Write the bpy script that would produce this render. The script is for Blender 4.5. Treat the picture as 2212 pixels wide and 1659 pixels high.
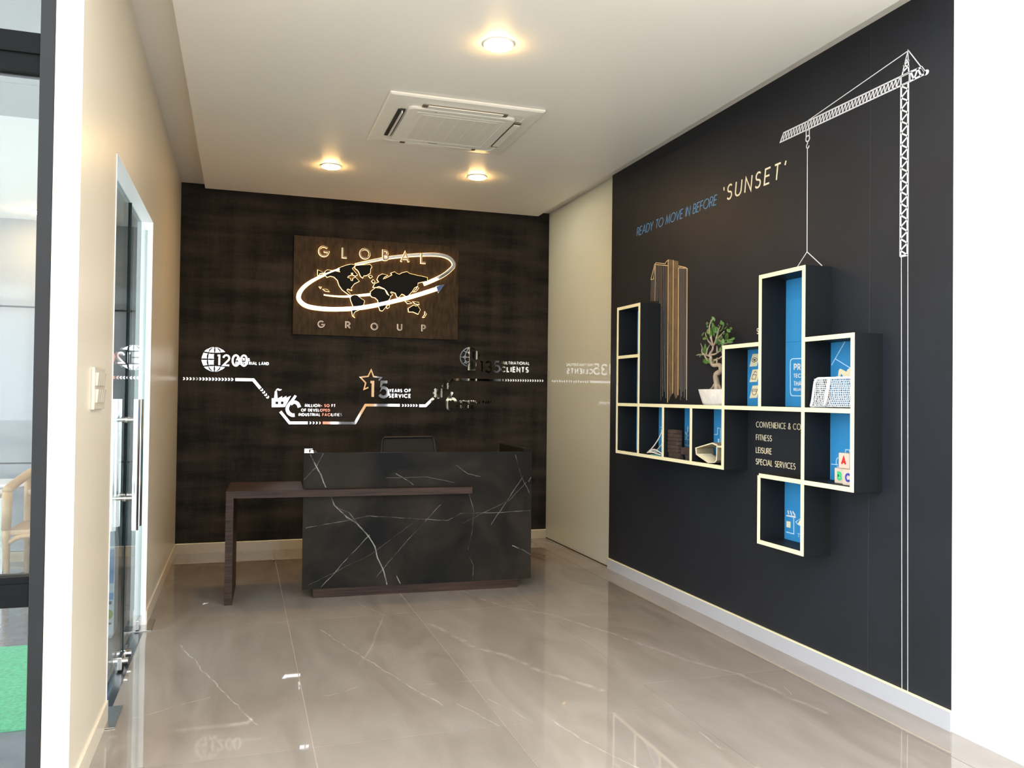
import bpy, bmesh, math, random
from mathutils import Vector, Matrix

for o in list(bpy.data.objects): bpy.data.objects.remove(o, do_unlink=True)
SC = bpy.context.scene
C = SC.collection
S = 0.875                       # survey units -> metres
PI = math.pi

# ------------------------------------------------------------------ camera
F_PX, YAW, PITCH, ROLL = 1792.1, .315536, .01572, -.012152
CAMZ = 1.6
def cam_axes():
    ca, sa = math.cos(YAW), math.sin(YAW); cb, sb = math.cos(PITCH), math.sin(PITCH)
    f = Vector((sa*cb, ca*cb, sb)); r = Vector((ca, -sa, 0)); d = f.cross(r)
    cg, sg = math.cos(ROLL), math.sin(ROLL)
    return cg*r + sg*d, -sg*r + cg*d, f
RIGHT, DOWN, FWD = cam_axes()
cd = bpy.data.cameras.new('camera')
cd.sensor_fit = 'HORIZONTAL'; cd.sensor_width = 36.0
cd.lens = 36.0*F_PX/2212.0; cd.clip_start = .05; cd.clip_end = 300
cam = bpy.data.objects.new('camera', cd); C.objects.link(cam)
mw = Matrix((RIGHT, -DOWN, -FWD)).transposed().to_4x4()
mw.translation = Vector((0, 0, CAMZ*S))
cam.matrix_world = mw
SC.camera = cam

def ray(x, y):
    return RIGHT*((x-1106)/F_PX) + DOWN*((y-829.5)/F_PX) + FWD
def at(x, y, axis, val):        # survey pixel -> point on a plane of the building (survey units)
    d = ray(x, y); o = Vector((0, 0, CAMZ)); t = (val-o[axis])/d[axis]
    return o + d*t

# ------------------------------------------------------------------ world, exposure
w = bpy.data.worlds.new('world'); SC.world = w; w.use_nodes = True
bg = w.node_tree.nodes['Background']
bg.inputs[0].default_value = (.90, .95, 1.0, 1); bg.inputs[1].default_value = 1.0
SC.view_settings.view_transform = 'Standard'; SC.view_settings.look = 'None'
SC.view_settings.gamma = 1; SC.view_settings.use_curve_mapping = False
SC.view_settings.exposure = 2.3
SC.cycles.use_denoising = True
SC.cycles.max_bounces = 6; SC.cycles.diffuse_bounces = 4; SC.cycles.glossy_bounces = 3
SC.cycles.use_adaptive_sampling = True; SC.cycles.adaptive_threshold = .12
SC.cycles.transparent_max_bounces = 8
SC.cycles.sample_clamp_indirect = 6

# ------------------------------------------------------------------ materials
MATS = {}
def new_mat(name):
    m = bpy.data.materials.new(name); m.use_nodes = True
    MATS[name] = m
    return m, m.node_tree, m.node_tree.nodes['Principled BSDF']
def inp(b, k, v): b.inputs[k].default_value = v
def simple(name, col, rough=.5, metal=0, coat=0, spec=.5, bump=0, bscale=60, vary=0, vscale=4):
    m, nt, b = new_mat(name)
    inp(b, 'Base Color', (*col, 1)); inp(b, 'Roughness', rough); inp(b, 'Metallic', metal)
    inp(b, 'Coat Weight', coat); inp(b, 'Coat Roughness', .05); inp(b, 'Specular IOR Level', spec)
    N = nt.nodes.new; L = nt.links.new
    if vary:
        g = N('ShaderNodeNewGeometry'); n = N('ShaderNodeTexNoise'); n.inputs['Scale'].default_value = vscale; n.inputs['Detail'].default_value = 5
        L(g.outputs['Position'], n.inputs['Vector'])
        r = N('ShaderNodeMapRange'); r.inputs[3].default_value = 1-vary; r.inputs[4].default_value = 1+vary
        r.inputs[1].default_value = .3; r.inputs[2].default_value = .7
        L(n.outputs['Fac'], r.inputs[0])
        v = N('ShaderNodeVectorMath'); v.operation = 'SCALE'; v.inputs[0].default_value = col
        L(r.outputs[0], v.inputs['Scale']); L(v.outputs[0], b.inputs['Base Color'])
    if bump:
        g = N('ShaderNodeNewGeometry'); n = N('ShaderNodeTexNoise'); n.inputs['Scale'].default_value = bscale; n.inputs['Detail'].default_value = 4
        bp = N('ShaderNodeBump'); bp.inputs['Strength'].default_value = bump; bp.inputs['Distance'].default_value = .004
        L(g.outputs['Position'], n.inputs['Vector']); L(n.outputs['Fac'], bp.inputs['Height']); L(bp.outputs[0], b.inputs['Normal'])
    return m
def emit(name, col, strength):
    m, nt, b = new_mat(name)
    inp(b, 'Base Color', (.8, .8, .8, 1)); inp(b, 'Emission Color', (*col, 1)); inp(b, 'Emission Strength', strength)
    return m
def glass(name, tint, refl=1.0, ior=1.5):
    m = bpy.data.materials.new(name); m.use_nodes = True; MATS[name] = m
    nt = m.node_tree; nt.nodes.clear(); N = nt.nodes.new; L = nt.links.new
    o = N('ShaderNodeOutputMaterial'); mx = N('ShaderNodeMixShader'); t = N('ShaderNodeBsdfTransparent'); g = N('ShaderNodeBsdfGlossy')
    f = N('ShaderNodeFresnel'); ge = N('ShaderNodeNewGeometry'); ma = N('ShaderNodeMath'); ma.operation = 'MULTIPLY_ADD'; ma.inputs[1].default_value = 1/ior-ior; ma.inputs[2].default_value = ior
    L(ge.outputs['Backfacing'], ma.inputs[0]); L(ma.outputs[0], f.inputs[0])
    t.inputs[0].default_value = (*tint, 1); g.inputs['Roughness'].default_value = .0; g.inputs['Color'].default_value = (refl, refl, refl, 1)
    L(f.outputs[0], mx.inputs[0]); L(t.outputs[0], mx.inputs[1]); L(g.outputs[0], mx.inputs[2]); L(mx.outputs[0], o.inputs[0])
    return m

simple('cream_paint', (.745, .665, .52), .3, spec=.5, vary=.03, vscale=1.5)
simple('white_paint', (.80, .79, .76), .5)
simple('white_gloss', (.90, .90, .90), .3)
simple('ceiling_paint', (.82, .775, .69), .45, vary=.015, vscale=1)
simple('white_render', (.88, .88, .87), .6, bump=.1)
simple('base_white', (.47, .47, .495), .18)
simple('base_beige', (.40, .33, .22), .15, vary=.15, vscale=3)
simple('navy_wall', (.0135, .0155, .0205), .5, spec=.35, bump=.04, bscale=220, vary=.12, vscale=3)
simple('navy_seam', (.03, .032, .04), .5)
simple('black_board', (.0085, .0095, .0105), .55, spec=.22, bump=.05, bscale=160)
simple('edge_cream', (.90, .83, .54), .4)
simple('print_white', (.78, .77, .78), .5)
simple('print_gold', (.78, .57, .30), .45)
simple('print_bronze', (.16, .105, .058), .5, vary=.25, vscale=14)
simple('print_line', (.24, .20, .17), .5)
simple('print_cream', (.90, .80, .55), .5)
simple('print_sky', (.10, .30, .56), .5)
simple('back_blue', (.035, .27, .58), .45)
simple('line_pale', (.55, .78, .93), .5)
simple('ink_brown', (.05, .035, .02), .6)
simple('chrome', (.93, .92, .90), .035, metal=1)
simple('letter_metal', (.16, .14, .12), .3, metal=1)
simple('steel', (.62, .60, .57), .24, metal=1)
simple('steel_polish', (.80, .77, .73), .12, metal=1)
simple('black_acrylic', (.004, .004, .004), .5, spec=.1)
simple('black_metal', (.010, .010, .010), .45, spec=.25, vary=.2)
simple('rail_metal', (.006, .0065, .0065), .5, spec=.06)
simple('black_plastic', (.008, .008, .009), .45)
simple('mesh_fabric', (.016, .014, .010), .8, bump=.4, bscale=400)
simple('ac_plastic', (.80, .76, .66), .35)
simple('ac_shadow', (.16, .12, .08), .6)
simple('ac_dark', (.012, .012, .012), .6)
simple('ac_grille', (.74, .70, .58), .5)
simple('switch_plastic', (.66, .58, .45), .25)
simple('office_panel', (.24, .255, .285), .12, coat=.5)
simple('office_joint', (.03, .03, .035), .5)
simple('office_floor', (.12, .125, .15), .12, vary=.2, vscale=6)
simple('office_ceiling', (.80, .79, .77), .7)
simple('soffit_grey', (.36, .36, .36), .6)
simple('granite_dark', (.02, .022, .026), .2, vary=.5, vscale=60)
simple('turf', (.06, .42, .20), .9, bump=1, bscale=300, vary=.25, vscale=60)
simple('chair_wood', (.46, .29, .15), .45, vary=.12, vscale=10)
simple('table_white', (.75, .75, .78), .3)
simple('bag_white', (.70, .74, .80), .4)
simple('bag_blue', (.22, .36, .60), .4)
simple('bag_ink', (.05, .05, .07), .5)
simple('bag_green', (.35, .42, .10), .5)
simple('pot_ceramic', (.85, .80, .74), .35, vary=.10, vscale=22)
simple('soil', (.02, .014, .01), .9)
simple('bark', (.42, .33, .24), .75, bump=.6, bscale=90, vary=.25, vscale=20)
simple('leaf', (.065, .16, .028), .38, vary=.35, vscale=30)
simple('net_cord', (.85, .85, .84), .6)
simple('block_wood', (.66, .55, .45), .5, vary=.05)
simple('ink_red', (.62, .02, .02), .45)
simple('ink_green', (.05, .55, .22), .45)
simple('ink_blue', (.05, .06, .42), .45)
simple('model_cream', (.80, .72, .50), .5)
simple('model_brown', (.30, .25, .16), .6)
simple('model_white', (.75, .72, .66), .5)
simple('model_teal', (.12, .45, .50), .4)
simple('brick_wood', (.055, .036, .030), .55, vary=.45, vscale=26)
simple('grout', (.52, .46, .38), .6)
simple('pavement', (.58, .56, .53), .8, vary=.1, vscale=2)
simple('facade_brown', (.26, .13, .04), .7)
simple('facade_salmon', (.45, .12, .06), .7)
simple('facade_grey', (.55, .60, .66), .7)
simple('facade_white', (.8, .8, .8), .7)
simple('facade_dark', (.02, .02, .022), .6)
simple('arrow_blue', (.03, .09, .30), .3)
simple('paper', (.8, .78, .7), .7)
emit('lamp_disc', (1.0, .62, .23), 56)
emit('fill_panel', (1.0, .97, .90), 3.0)
emit('sign_glow', (1.0, .52, .17), .9)
emit('sign_band', (1.0, .60, .30), .14)
for k in ('sign_glow', 'sign_band'): MATS[k].cycles.emission_sampling = 'NONE'
glass('pane_clear', (.95, .98, .98), ior=1.45)
glass('pane_door', (.90, .95, .955), ior=1.25)
simple('glass_edge', (.003, .018, .020), .3, spec=.15)
simple('glass_edge_pale', (.45, .62, .62), .1)

def wallpaper():
    m, nt, b = new_mat('wallpaper'); N = nt.nodes.new; L = nt.links.new
    g = N('ShaderNodeNewGeometry')
    def noise(sx, sy, sz, detail):
        mp = N('ShaderNodeMapping'); mp.inputs['Scale'].default_value = (sx, sy, sz)
        n = N('ShaderNodeTexNoise'); n.inputs['Scale'].default_value = 1; n.inputs['Detail'].default_value = detail
        L(g.outputs['Position'], mp.inputs['Vector']); L(mp.outputs[0], n.inputs['Vector']); return n
    a0_ = noise(1.3, 1, 9, 5); a1_ = noise(7, 1, .9, 4); a = N('ShaderNodeMath'); a.operation = 'MULTIPLY_ADD'; a.inputs[1].default_value = .45; L(a1_.outputs[0], a.inputs[0]); a2_ = N('ShaderNodeMath'); a2_.operation = 'MULTIPLY'; a2_.inputs[1].default_value = .75; L(a0_.outputs[0], a2_.inputs[0]); L(a2_.outputs[0], a.inputs[2]); h = noise(14, 1, 260, 2); v = noise(260, 1, 10, 2)
    s = N('ShaderNodeMath'); s.operation = 'ADD'; L(h.outputs[0], s.inputs[0]); L(v.outputs[0], s.inputs[1])
    s2 = N('ShaderNodeMath'); s2.operation = 'MULTIPLY_ADD'; s2.inputs[1].default_value = .27; L(s.outputs[0], s2.inputs[0]); L(a.outputs[0], s2.inputs[2])
    r = N('ShaderNodeValToRGB'); r.color_ramp.elements[0].position = .72; r.color_ramp.elements[1].position = 1.12/1.0 if False else 1.0
    r.color_ramp.elements[0].color = (.0085, .0075, .0062, 1); r.color_ramp.elements[1].color = (.040, .0315, .0240, 1)
    mr = N('ShaderNodeMapRange'); mr.inputs[1].default_value = .70; mr.inputs[2].default_value = 1.07; L(s2.outputs[0], mr.inputs[0])
    r.color_ramp.elements[0].position = 0.05; r.color_ramp.elements[1].position = .95
    L(mr.outputs[0], r.inputs[0]); L(r.outputs[0], b.inputs['Base Color'])
    inp(b, 'Roughness', .65); inp(b, 'Specular IOR Level', .1)
    bp = N('ShaderNodeBump'); bp.inputs['Strength'].default_value = .35; bp.inputs['Distance'].default_value = .002
    L(s.outputs[0], bp.inputs['Height']); L(bp.outputs[0], b.inputs['Normal'])
wallpaper()
def sign_wood():
    m, nt, b = new_mat('sign_wood'); N = nt.nodes.new; L = nt.links.new
    g = N('ShaderNodeNewGeometry')
    mp = N('ShaderNodeMapping'); mp.inputs['Scale'].default_value = (40, 1, 12)
    n = N('ShaderNodeTexNoise'); n.inputs['Scale'].default_value = 1; n.inputs['Detail'].default_value = 6
    L(g.outputs['Position'], mp.inputs['Vector']); L(mp.outputs[0], n.inputs['Vector'])
    r = N('ShaderNodeValToRGB'); r.color_ramp.elements[0].position = .3; r.color_ramp.elements[1].position = .7
    r.color_ramp.elements[0].color = (.026, .018, .011, 1); r.color_ramp.elements[1].color = (.058, .040, .024, 1)
    L(n.outputs[0], r.inputs[0]); L(r.outputs[0], b.inputs['Base Color']); inp(b, 'Roughness', .6); inp(b, 'Specular IOR Level', .1)
sign_wood()
def walnut():
    m, nt, b = new_mat('walnut'); N = nt.nodes.new; L = nt.links.new
    g = N('ShaderNodeNewGeometry')
    mp = N('ShaderNodeMapping'); mp.inputs['Scale'].default_value = (2.2, 30, 60)
    n = N('ShaderNodeTexNoise'); n.inputs['Scale'].default_value = 1; n.inputs['Detail'].default_value = 7; n.inputs['Distortion'].default_value = .8
    L(g.outputs['Position'], mp.inputs['Vector']); L(mp.outputs[0], n.inputs['Vector'])
    r = N('ShaderNodeValToRGB'); r.color_ramp.elements[0].position = .3; r.color_ramp.elements[1].position = .72
    r.color_ramp.elements[0].color = (.010, .006, .0045, 1); r.color_ramp.elements[1].color = (.062, .031, .019, 1)
    L(n.outputs[0], r.inputs[0]); L(r.outputs[0], b.inputs['Base Color']); inp(b, 'Roughness', .5); inp(b, 'Specular IOR Level', .25)
walnut()

def seg_group():
    ng = bpy.data.node_groups.new('vein_segment', 'ShaderNodeTree')
    for n, t in (('P', 'NodeSocketVector'), ('A', 'NodeSocketVector'), ('BA', 'NodeSocketVector'), ('W', 'NodeSocketFloat'), ('I', 'NodeSocketFloat')):
        ng.interface.new_socket(n, in_out='INPUT', socket_type=t)
    ng.interface.new_socket('Out', in_out='OUTPUT', socket_type='NodeSocketFloat')
    N = ng.nodes.new; L = ng.links.new
    gi = N('NodeGroupInput'); go = N('NodeGroupOutput')
    pa = N('ShaderNodeVectorMath'); pa.operation = 'SUBTRACT'; L(gi.outputs['P'], pa.inputs[0]); L(gi.outputs['A'], pa.inputs[1])
    d1 = N('ShaderNodeVectorMath'); d1.operation = 'DOT_PRODUCT'; L(pa.outputs[0], d1.inputs[0]); L(gi.outputs['BA'], d1.inputs[1])
    d2 = N('ShaderNodeVectorMath'); d2.operation = 'DOT_PRODUCT'; L(gi.outputs['BA'], d2.inputs[0]); L(gi.outputs['BA'], d2.inputs[1])
    dv = N('ShaderNodeMath'); dv.operation = 'DIVIDE'; dv.use_clamp = True; L(d1.outputs['Value'], dv.inputs[0]); L(d2.outputs['Value'], dv.inputs[1])
    sc = N('ShaderNodeVectorMath'); sc.operation = 'SCALE'; L(gi.outputs['BA'], sc.inputs[0]); L(dv.outputs[0], sc.inputs['Scale'])
    df = N('ShaderNodeVectorMath'); df.operation = 'DISTANCE'; L(pa.outputs[0], df.inputs[0]); L(sc.outputs[0], df.inputs[1])
    mr = N('ShaderNodeMapRange'); mr.interpolation_type = 'SMOOTHSTEP'; L(df.outputs['Value'], mr.inputs[0])
    mr.inputs[1].default_value = 0; L(gi.outputs['W'], mr.inputs[2]); L(gi.outputs['I'], mr.inputs[3]); mr.inputs[4].default_value = 0
    L(mr.outputs[0], go.inputs[0])
    return ng
SEG = seg_group()
def veins(nt, segs, distort, dscale, flat):
    """segs: (a, b, width, intensity) in metres; flat = axis ignored"""
    N = nt.nodes.new; L = nt.links.new
    g = N('ShaderNodeNewGeometry')
    n = N('ShaderNodeTexNoise'); n.inputs['Scale'].default_value = dscale; n.inputs['Detail'].default_value = 6
    L(g.outputs['Position'], n.inputs['Vector'])
    sb = N('ShaderNodeVectorMath'); sb.operation = 'SUBTRACT'; sb.inputs[1].default_value = (.5, .5, .5); L(n.outputs['Color'], sb.inputs[0])
    ml = N('ShaderNodeVectorMath'); ml.operation = 'MULTIPLY_ADD'; ml.inputs[1].default_value = (distort,)*3
    L(sb.outputs[0], ml.inputs[0]); L(g.outputs['Position'], ml.inputs[2])
    fl = N('ShaderNodeVectorMath'); fl.operation = 'MULTIPLY'
    k = [1, 1, 1]; k[flat] = 0; fl.inputs[1].default_value = k; L(ml.outputs[0], fl.inputs[0])
    prev = None
    for a, b, wd, it in segs:
        q = N('ShaderNodeGroup'); q.node_tree = SEG
        a = Vector(a); b = Vector(b); a[flat] = 0; b[flat] = 0
        q.inputs['A'].default_value = a; q.inputs['BA'].default_value = b-a
        q.inputs['W'].default_value = wd; q.inputs['I'].default_value = it
        L(fl.outputs[0], q.inputs['P'])
        if prev is None: prev = q.outputs[0]
        else:
            mx = N('ShaderNodeMath'); mx.operation = 'MAXIMUM'; L(prev, mx.inputs[0]); L(q.outputs[0], mx.inputs[1]); prev = mx.outputs[0]
    # break the veins up
    n2 = N('ShaderNodeTexNoise'); n2.inputs['Scale'].default_value = 14; n2.inputs['Detail'].default_value = 3; L(g.outputs['Position'], n2.inputs['Vector'])
    mr = N('ShaderNodeMapRange'); mr.inputs[1].default_value = .36; mr.inputs[2].default_value = .60; mr.inputs[3].default_value = .08; mr.inputs[4].default_value = 1
    L(n2.outputs['Fac'], mr.inputs[0])
    m2 = N('ShaderNodeMath'); m2.operation = 'MULTIPLY'; L(prev, m2.inputs[0]); L(mr.outputs[0], m2.inputs[1])
    return m2.outputs[0], g
def chain(pts, wd, it):
    return [(pts[i], pts[i+1], wd, it) for i in range(len(pts)-1)]
def floor_tile_mat():
    m, nt, b = new_mat('floor_tile'); N = nt.nodes.new; L = nt.links.new
    fl = lambda l: [at(x, y, 2, 0)*S for x, y in l]
    sg = []
    sg += chain(fl([(389, 1394), (440, 1448), (480, 1487), (516, 1530), (557, 1565)]), .010, .9)
    sg += chain(fl([(690, 1360), (783, 1419), (857, 1463), (890, 1487), (956, 1523)]), .010, .8)
    sg += chain(fl([(930, 1347), (1030, 1400), (1090, 1415), (1170, 1450), (1300, 1490)]), .05, .45)
    sg += chain(fl([(1000, 1277), (1085, 1310), (1180, 1325), (1320, 1368), (1480, 1425), (1600, 1458), (1780, 1540)]), .035, .40)
    sg += chain(fl([(990, 1520), (1075, 1568)]), .010, .6)
    sg += chain(fl([(1060, 1510), (1145, 1556)]), .010, .5)
    sg += chain(fl([(1190, 1555), (1258, 1600), (1380, 1660)]), .012, .7)
    sg += chain(fl([(290, 1552), (340, 1538), (455, 1505)]), .009, .6)
    sg += chain(fl([(600, 1512), (720, 1500), (790, 1478)]), .009, .45)
    sg += chain(fl([(770, 1302), (840, 1332)]), .010, .6)
    sg += chain(fl([(920, 1478), (1120, 1462)]), .008, .5)
    sg += chain(fl([(1510, 1580), (1560, 1618)]), .012, .6)
    sg += chain(fl([(1040, 1345), (1160, 1335), (1420, 1318)]), .008, .35)
    sg += chain(fl([(1690, 1484), (1712, 1500)]), .008, .6)
    sg = [(a, b_, w_*.6, i_*.55) for a, b_, w_, i_ in sg]
    v, g = veins(nt, sg, .06, 5, 2)
    mp = N('ShaderNodeMapping'); mp.inputs['Rotation'].default_value = (0, 0, -.5); mp.inputs['Scale'].default_value = (1.2, .35, 1)
    n = N('ShaderNodeTexNoise'); n.inputs['Scale'].default_value = 3; n.inputs['Detail'].default_value = 8; n.inputs['Distortion'].default_value = 1.2
    L(g.outputs['Position'], mp.inputs['Vector']); L(mp.outputs[0], n.inputs['Vector'])
    r = N('ShaderNodeValToRGB'); r.color_ramp.elements[0].position = .3; r.color_ramp.elements[1].position = .75
    r.color_ramp.elements[0].color = (.250, .212, .176, 1); r.color_ramp.elements[1].color = (.340, .296, .254, 1)
    L(n.outputs[0], r.inputs[0])
    oi = N('ShaderNodeObjectInfo'); mr = N('ShaderNodeMapRange'); mr.inputs[3].default_value = .95; mr.inputs[4].default_value = 1.05; L(oi.outputs['Random'], mr.inputs[0])
    vs = N('ShaderNodeVectorMath'); vs.operation = 'SCALE'; L(r.outputs[0], vs.inputs[0]); L(mr.outputs[0], vs.inputs['Scale'])
    mx = N('ShaderNodeMix'); mx.data_type = 'RGBA'; L(v, mx.inputs[0]); L(vs.outputs[0], mx.inputs[6]); mx.inputs[7].default_value = (.72, .67, .60, 1)
    L(mx.outputs[2], b.inputs['Base Color']); inp(b, 'Roughness', .025); inp(b, 'Specular IOR Level', 1.0)
floor_tile_mat()
def marble_mat():
    m, nt, b = new_mat('black_marble'); N = nt.nodes.new; L = nt.links.new
    dk = lambda l: [at(460+x/3.072, 920+y/3.072, 1, 6.67)*S for x, y in l]
    sg = []
    sg += chain(dk([(650, 195), (690, 270), (720, 330), (750, 408)]), .011, 1)
    sg += chain(dk([(785, 470), (810, 530), (890, 605), (965, 655), (1035, 735), (1075, 800), (1095, 880), (1130, 950), (1155, 1050)]), .011, .9)
    sg += chain(dk([(830, 545), (905, 575), (965, 655)]), .009, .35)
    sg += chain(dk([(735, 185), (690, 275), (605, 360)]), .006, .45)
    sg += chain(dk([(1040, 725), (860, 920), (720, 1075)]), .006, .75)
    sg += chain(dk([(1510, 520), (1290, 760), (1130, 950), (1060, 1035)]), .005, .55)
    sg += chain(dk([(1390, 600), (1040, 860), (640, 1060)]), .005, .28)
    sg += chain(dk([(2050, 330), (1940, 500), (1840, 650)]), .006, .5)
    sg += chain(dk([(2070, 370), (1960, 490), (1660, 640)]), .005, .35)
    sg += chain(dk([(2000, 190), (2035, 330), (2095, 450)]), .006, .45)
    sg += chain(dk([(620, 680), (1040, 600), (1560, 625), (1640, 580), (1830, 575), (2095, 558)]), .006, .5)
    sg += chain(dk([(1695, 450), (1725, 560), (1715, 700), (1690, 820)]), .006, .42)
    sg += chain(dk([(1700, 870), (1725, 920), (1720, 1020)]), .006, .4)
    sg += chain(dk([(1215, 315), (1330, 390)]), .007, .6)
    sg += chain(dk([(1610, 260), (1690, 315), (1770, 335)]), .006, .5)
    sg += chain(dk([(1980, 790), (2040, 815), (2098, 847)]), .009, .9)
    sg += chain(dk([(2085, 365), (2100, 340)]), .012, 1)
    sg += chain(dk([(1220, 995), (1243, 1045)]), .009, .9)
    sg += chain(dk([(1150, 345), (1420, 340), (1600, 375)]), .005, .35)
    sg = [(a, b_, w_*.52, i_*.62) for a, b_, w_, i_ in sg]
    v, g = veins(nt, sg, .016, 11, 1)
    n = N('ShaderNodeTexNoise'); n.inputs['Scale'].default_value = 2.6; n.inputs['Detail'].default_value = 8; n.inputs['Distortion'].default_value = .6
    L(g.outputs['Position'], n.inputs['Vector'])
    r = N('ShaderNodeValToRGB'); r.color_ramp.elements[0].position = .35; r.color_ramp.elements[1].position = .72
    r.color_ramp.elements[0].color = (.0045, .005, .0046, 1); r.color_ramp.elements[1].color = (.030, .023, .016, 1)
    L(n.outputs[0], r.inputs[0])
    mx = N('ShaderNodeMix'); mx.data_type = 'RGBA'; L(v, mx.inputs[0]); L(r.outputs[0], mx.inputs[6]); mx.inputs[7].default_value = (.60, .57, .52, 1)
    L(mx.outputs[2], b.inputs['Base Color']); inp(b, 'Roughness', .4); inp(b, 'Specular IOR Level', .09)
marble_mat()
# frosted glass wall panel: bright cream, polished face
m, nt, b = new_mat('frosted_glass'); inp(b, 'Base Color', (.80, .78, .68, 1)); inp(b, 'Roughness', .35); inp(b, 'Coat Weight', 1); inp(b, 'Coat Roughness', .015)
_t = nt.nodes.new('ShaderNodeBsdfTranslucent'); _t.inputs[0].default_value = (.90, .88, .76, 1); _x = nt.nodes.new('ShaderNodeMixShader'); _x.inputs[0].default_value = .45
nt.links.new(b.outputs[0], _x.inputs[1]); nt.links.new(_t.outputs[0], _x.inputs[2]); nt.links.new(_x.outputs[0], nt.nodes['Material Output'].inputs[0])

# ------------------------------------------------------------------ helpers
ORG = {}
def org(o): return ORG.get(o.name, Vector((0, 0, 0)))
def obj(name, bm, mat, parent=None, smooth=False, origin=None):
    """bm in survey units, world placed -> one mesh object in metres"""
    bmesh.ops.recalc_face_normals(bm, faces=bm.faces)
    bmesh.ops.scale(bm, vec=(S, S, S), verts=bm.verts)
    if parent is not None: og = org(parent)
    elif origin is not None: og = Vector(origin)*S
    else:
        if bm.verts:
            xs = [v.co for v in bm.verts]
            og = Vector((sum(p.x for p in xs)/len(xs), sum(p.y for p in xs)/len(xs), min(p.z for p in xs)))
        else: og = Vector((0, 0, 0))
    bmesh.ops.translate(bm, vec=-og, verts=bm.verts)
    me = bpy.data.meshes.new(name); bm.to_mesh(me); bm.free()
    if smooth:
        for p in me.polygons: p.use_smooth = True
    mats = mat if isinstance(mat, (list, tuple)) else [mat]
    for k in mats: me.materials.append(MATS[k])
    o = bpy.data.objects.new(name, me); C.objects.link(o)
    if parent is not None: o.parent = parent; ORG[o.name] = og
    else: o.location = og; ORG[o.name] = og
    return o
def tag(o, label, cat, group=None):
    o['label'] = label; o['category'] = cat
    if group: o['group'] = group
    return o
def thing(name, label, cat, loc, group=None):
    o = bpy.data.objects.new(name, None); C.objects.link(o); o.empty_display_size = .05
    o.location = Vector(loc)*S; ORG[o.name] = Vector(loc)*S
    return tag(o, label, cat, group)
def struct(o):
    o['kind'] = 'structure'; return o
def box(bm, x0, x1, y0, y1, z0, z1, bev=0):
    b2 = bmesh.new()
    vs = [b2.verts.new((x, y, z)) for x in (x0, x1) for y in (y0, y1) for z in (z0, z1)]
    for f in ((0, 1, 3, 2), (4, 6, 7, 5), (0, 4, 5, 1), (2, 3, 7, 6), (0, 2, 6, 4), (1, 5, 7, 3)):
        b2.faces.new([vs[i] for i in f])
    bmesh.ops.recalc_face_normals(b2, faces=b2.faces)
    if bev: bmesh.ops.bevel(b2, geom=b2.edges[:], offset=bev, segments=2, affect='EDGES', profile=.6)
    merge(bm, b2)
    return bm
def merge(bm, b2, mtx=None):
    mp = {}
    for v in b2.verts: mp[v] = bm.verts.new(mtx @ v.co if mtx else v.co)
    for f in b2.faces:
        try:
            nf = bm.faces.new([mp[v] for v in f.verts]); nf.material_index = f.material_index; nf.smooth = f.smooth
        except ValueError: pass
    b2.free()
def BX(*a, **k):
    bm = bmesh.new(); return box(bm, *a, **k)
def tube(bm, pts, rad, seg=8, cap=True):
    pts = [Vector(p) for p in pts]; n = len(pts)
    rad = rad if isinstance(rad, (list, tuple)) else [rad]*n
    rings = []; up = None
    for i, p in enumerate(pts):
        t = (pts[min(i+1, n-1)]-pts[max(i-1, 0)]).normalized()
        if up is None:
            up = Vector((0, 0, 1)) if abs(t.z) < .9 else Vector((1, 0, 0))
        a = t.cross(up).normalized(); b_ = t.cross(a).normalized(); up = -b_ if b_.length else up
        up = a.cross(t).normalized()
        rings.append([bm.verts.new(p + (a*math.cos(2*PI*k/seg) + up*math.sin(2*PI*k/seg))*rad[i]) for k in range(seg)])
    for r0, r1 in zip(rings, rings[1:]):
        for k in range(seg): bm.faces.new((r0[k], r0[(k+1) % seg], r1[(k+1) % seg], r1[k]))
    if cap:
        bm.faces.new(rings[0][::-1]); bm.faces.new(rings[-1])
    return bm
def lathe(bm, prof, cx, cy, seg=24, sq=False):
    rings = []
    for r, z in prof:
        rings.append([bm.verts.new((cx+r*math.cos(2*PI*k/seg), cy+r*math.sin(2*PI*k/seg), z)) for k in range(seg)])
    for r0, r1 in zip(rings, rings[1:]):
        for k in range(seg): bm.faces.new((r0[k], r0[(k+1) % seg], r1[(k+1) % seg], r1[k]))
    bm.faces.new(rings[0][::-1]); bm.faces.new(rings[-1])
    return bm
def smoothpts(P, n=6, closed=False):
    P = [Vector(p) for p in P]; out = []; N = len(P)
    rng = range(N if closed else N-1)
    for i in rng:
        g = (lambda k: P[k % N]) if closed else (lambda k: P[max(0, min(N-1, k))])
        p0, p1, p2, p3 = g(i-1), g(i), g(i+1), g(i+2)
        for k in range(n):
            t = k/n
            out.append(.5*((2*p1)+(-p0+p2)*t+(2*p0-5*p1+4*p2-p3)*t*t+(-p0+3*p1-3*p2+p3)*t**3))
    if not closed: out.append(P[-1])
    return out
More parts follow.
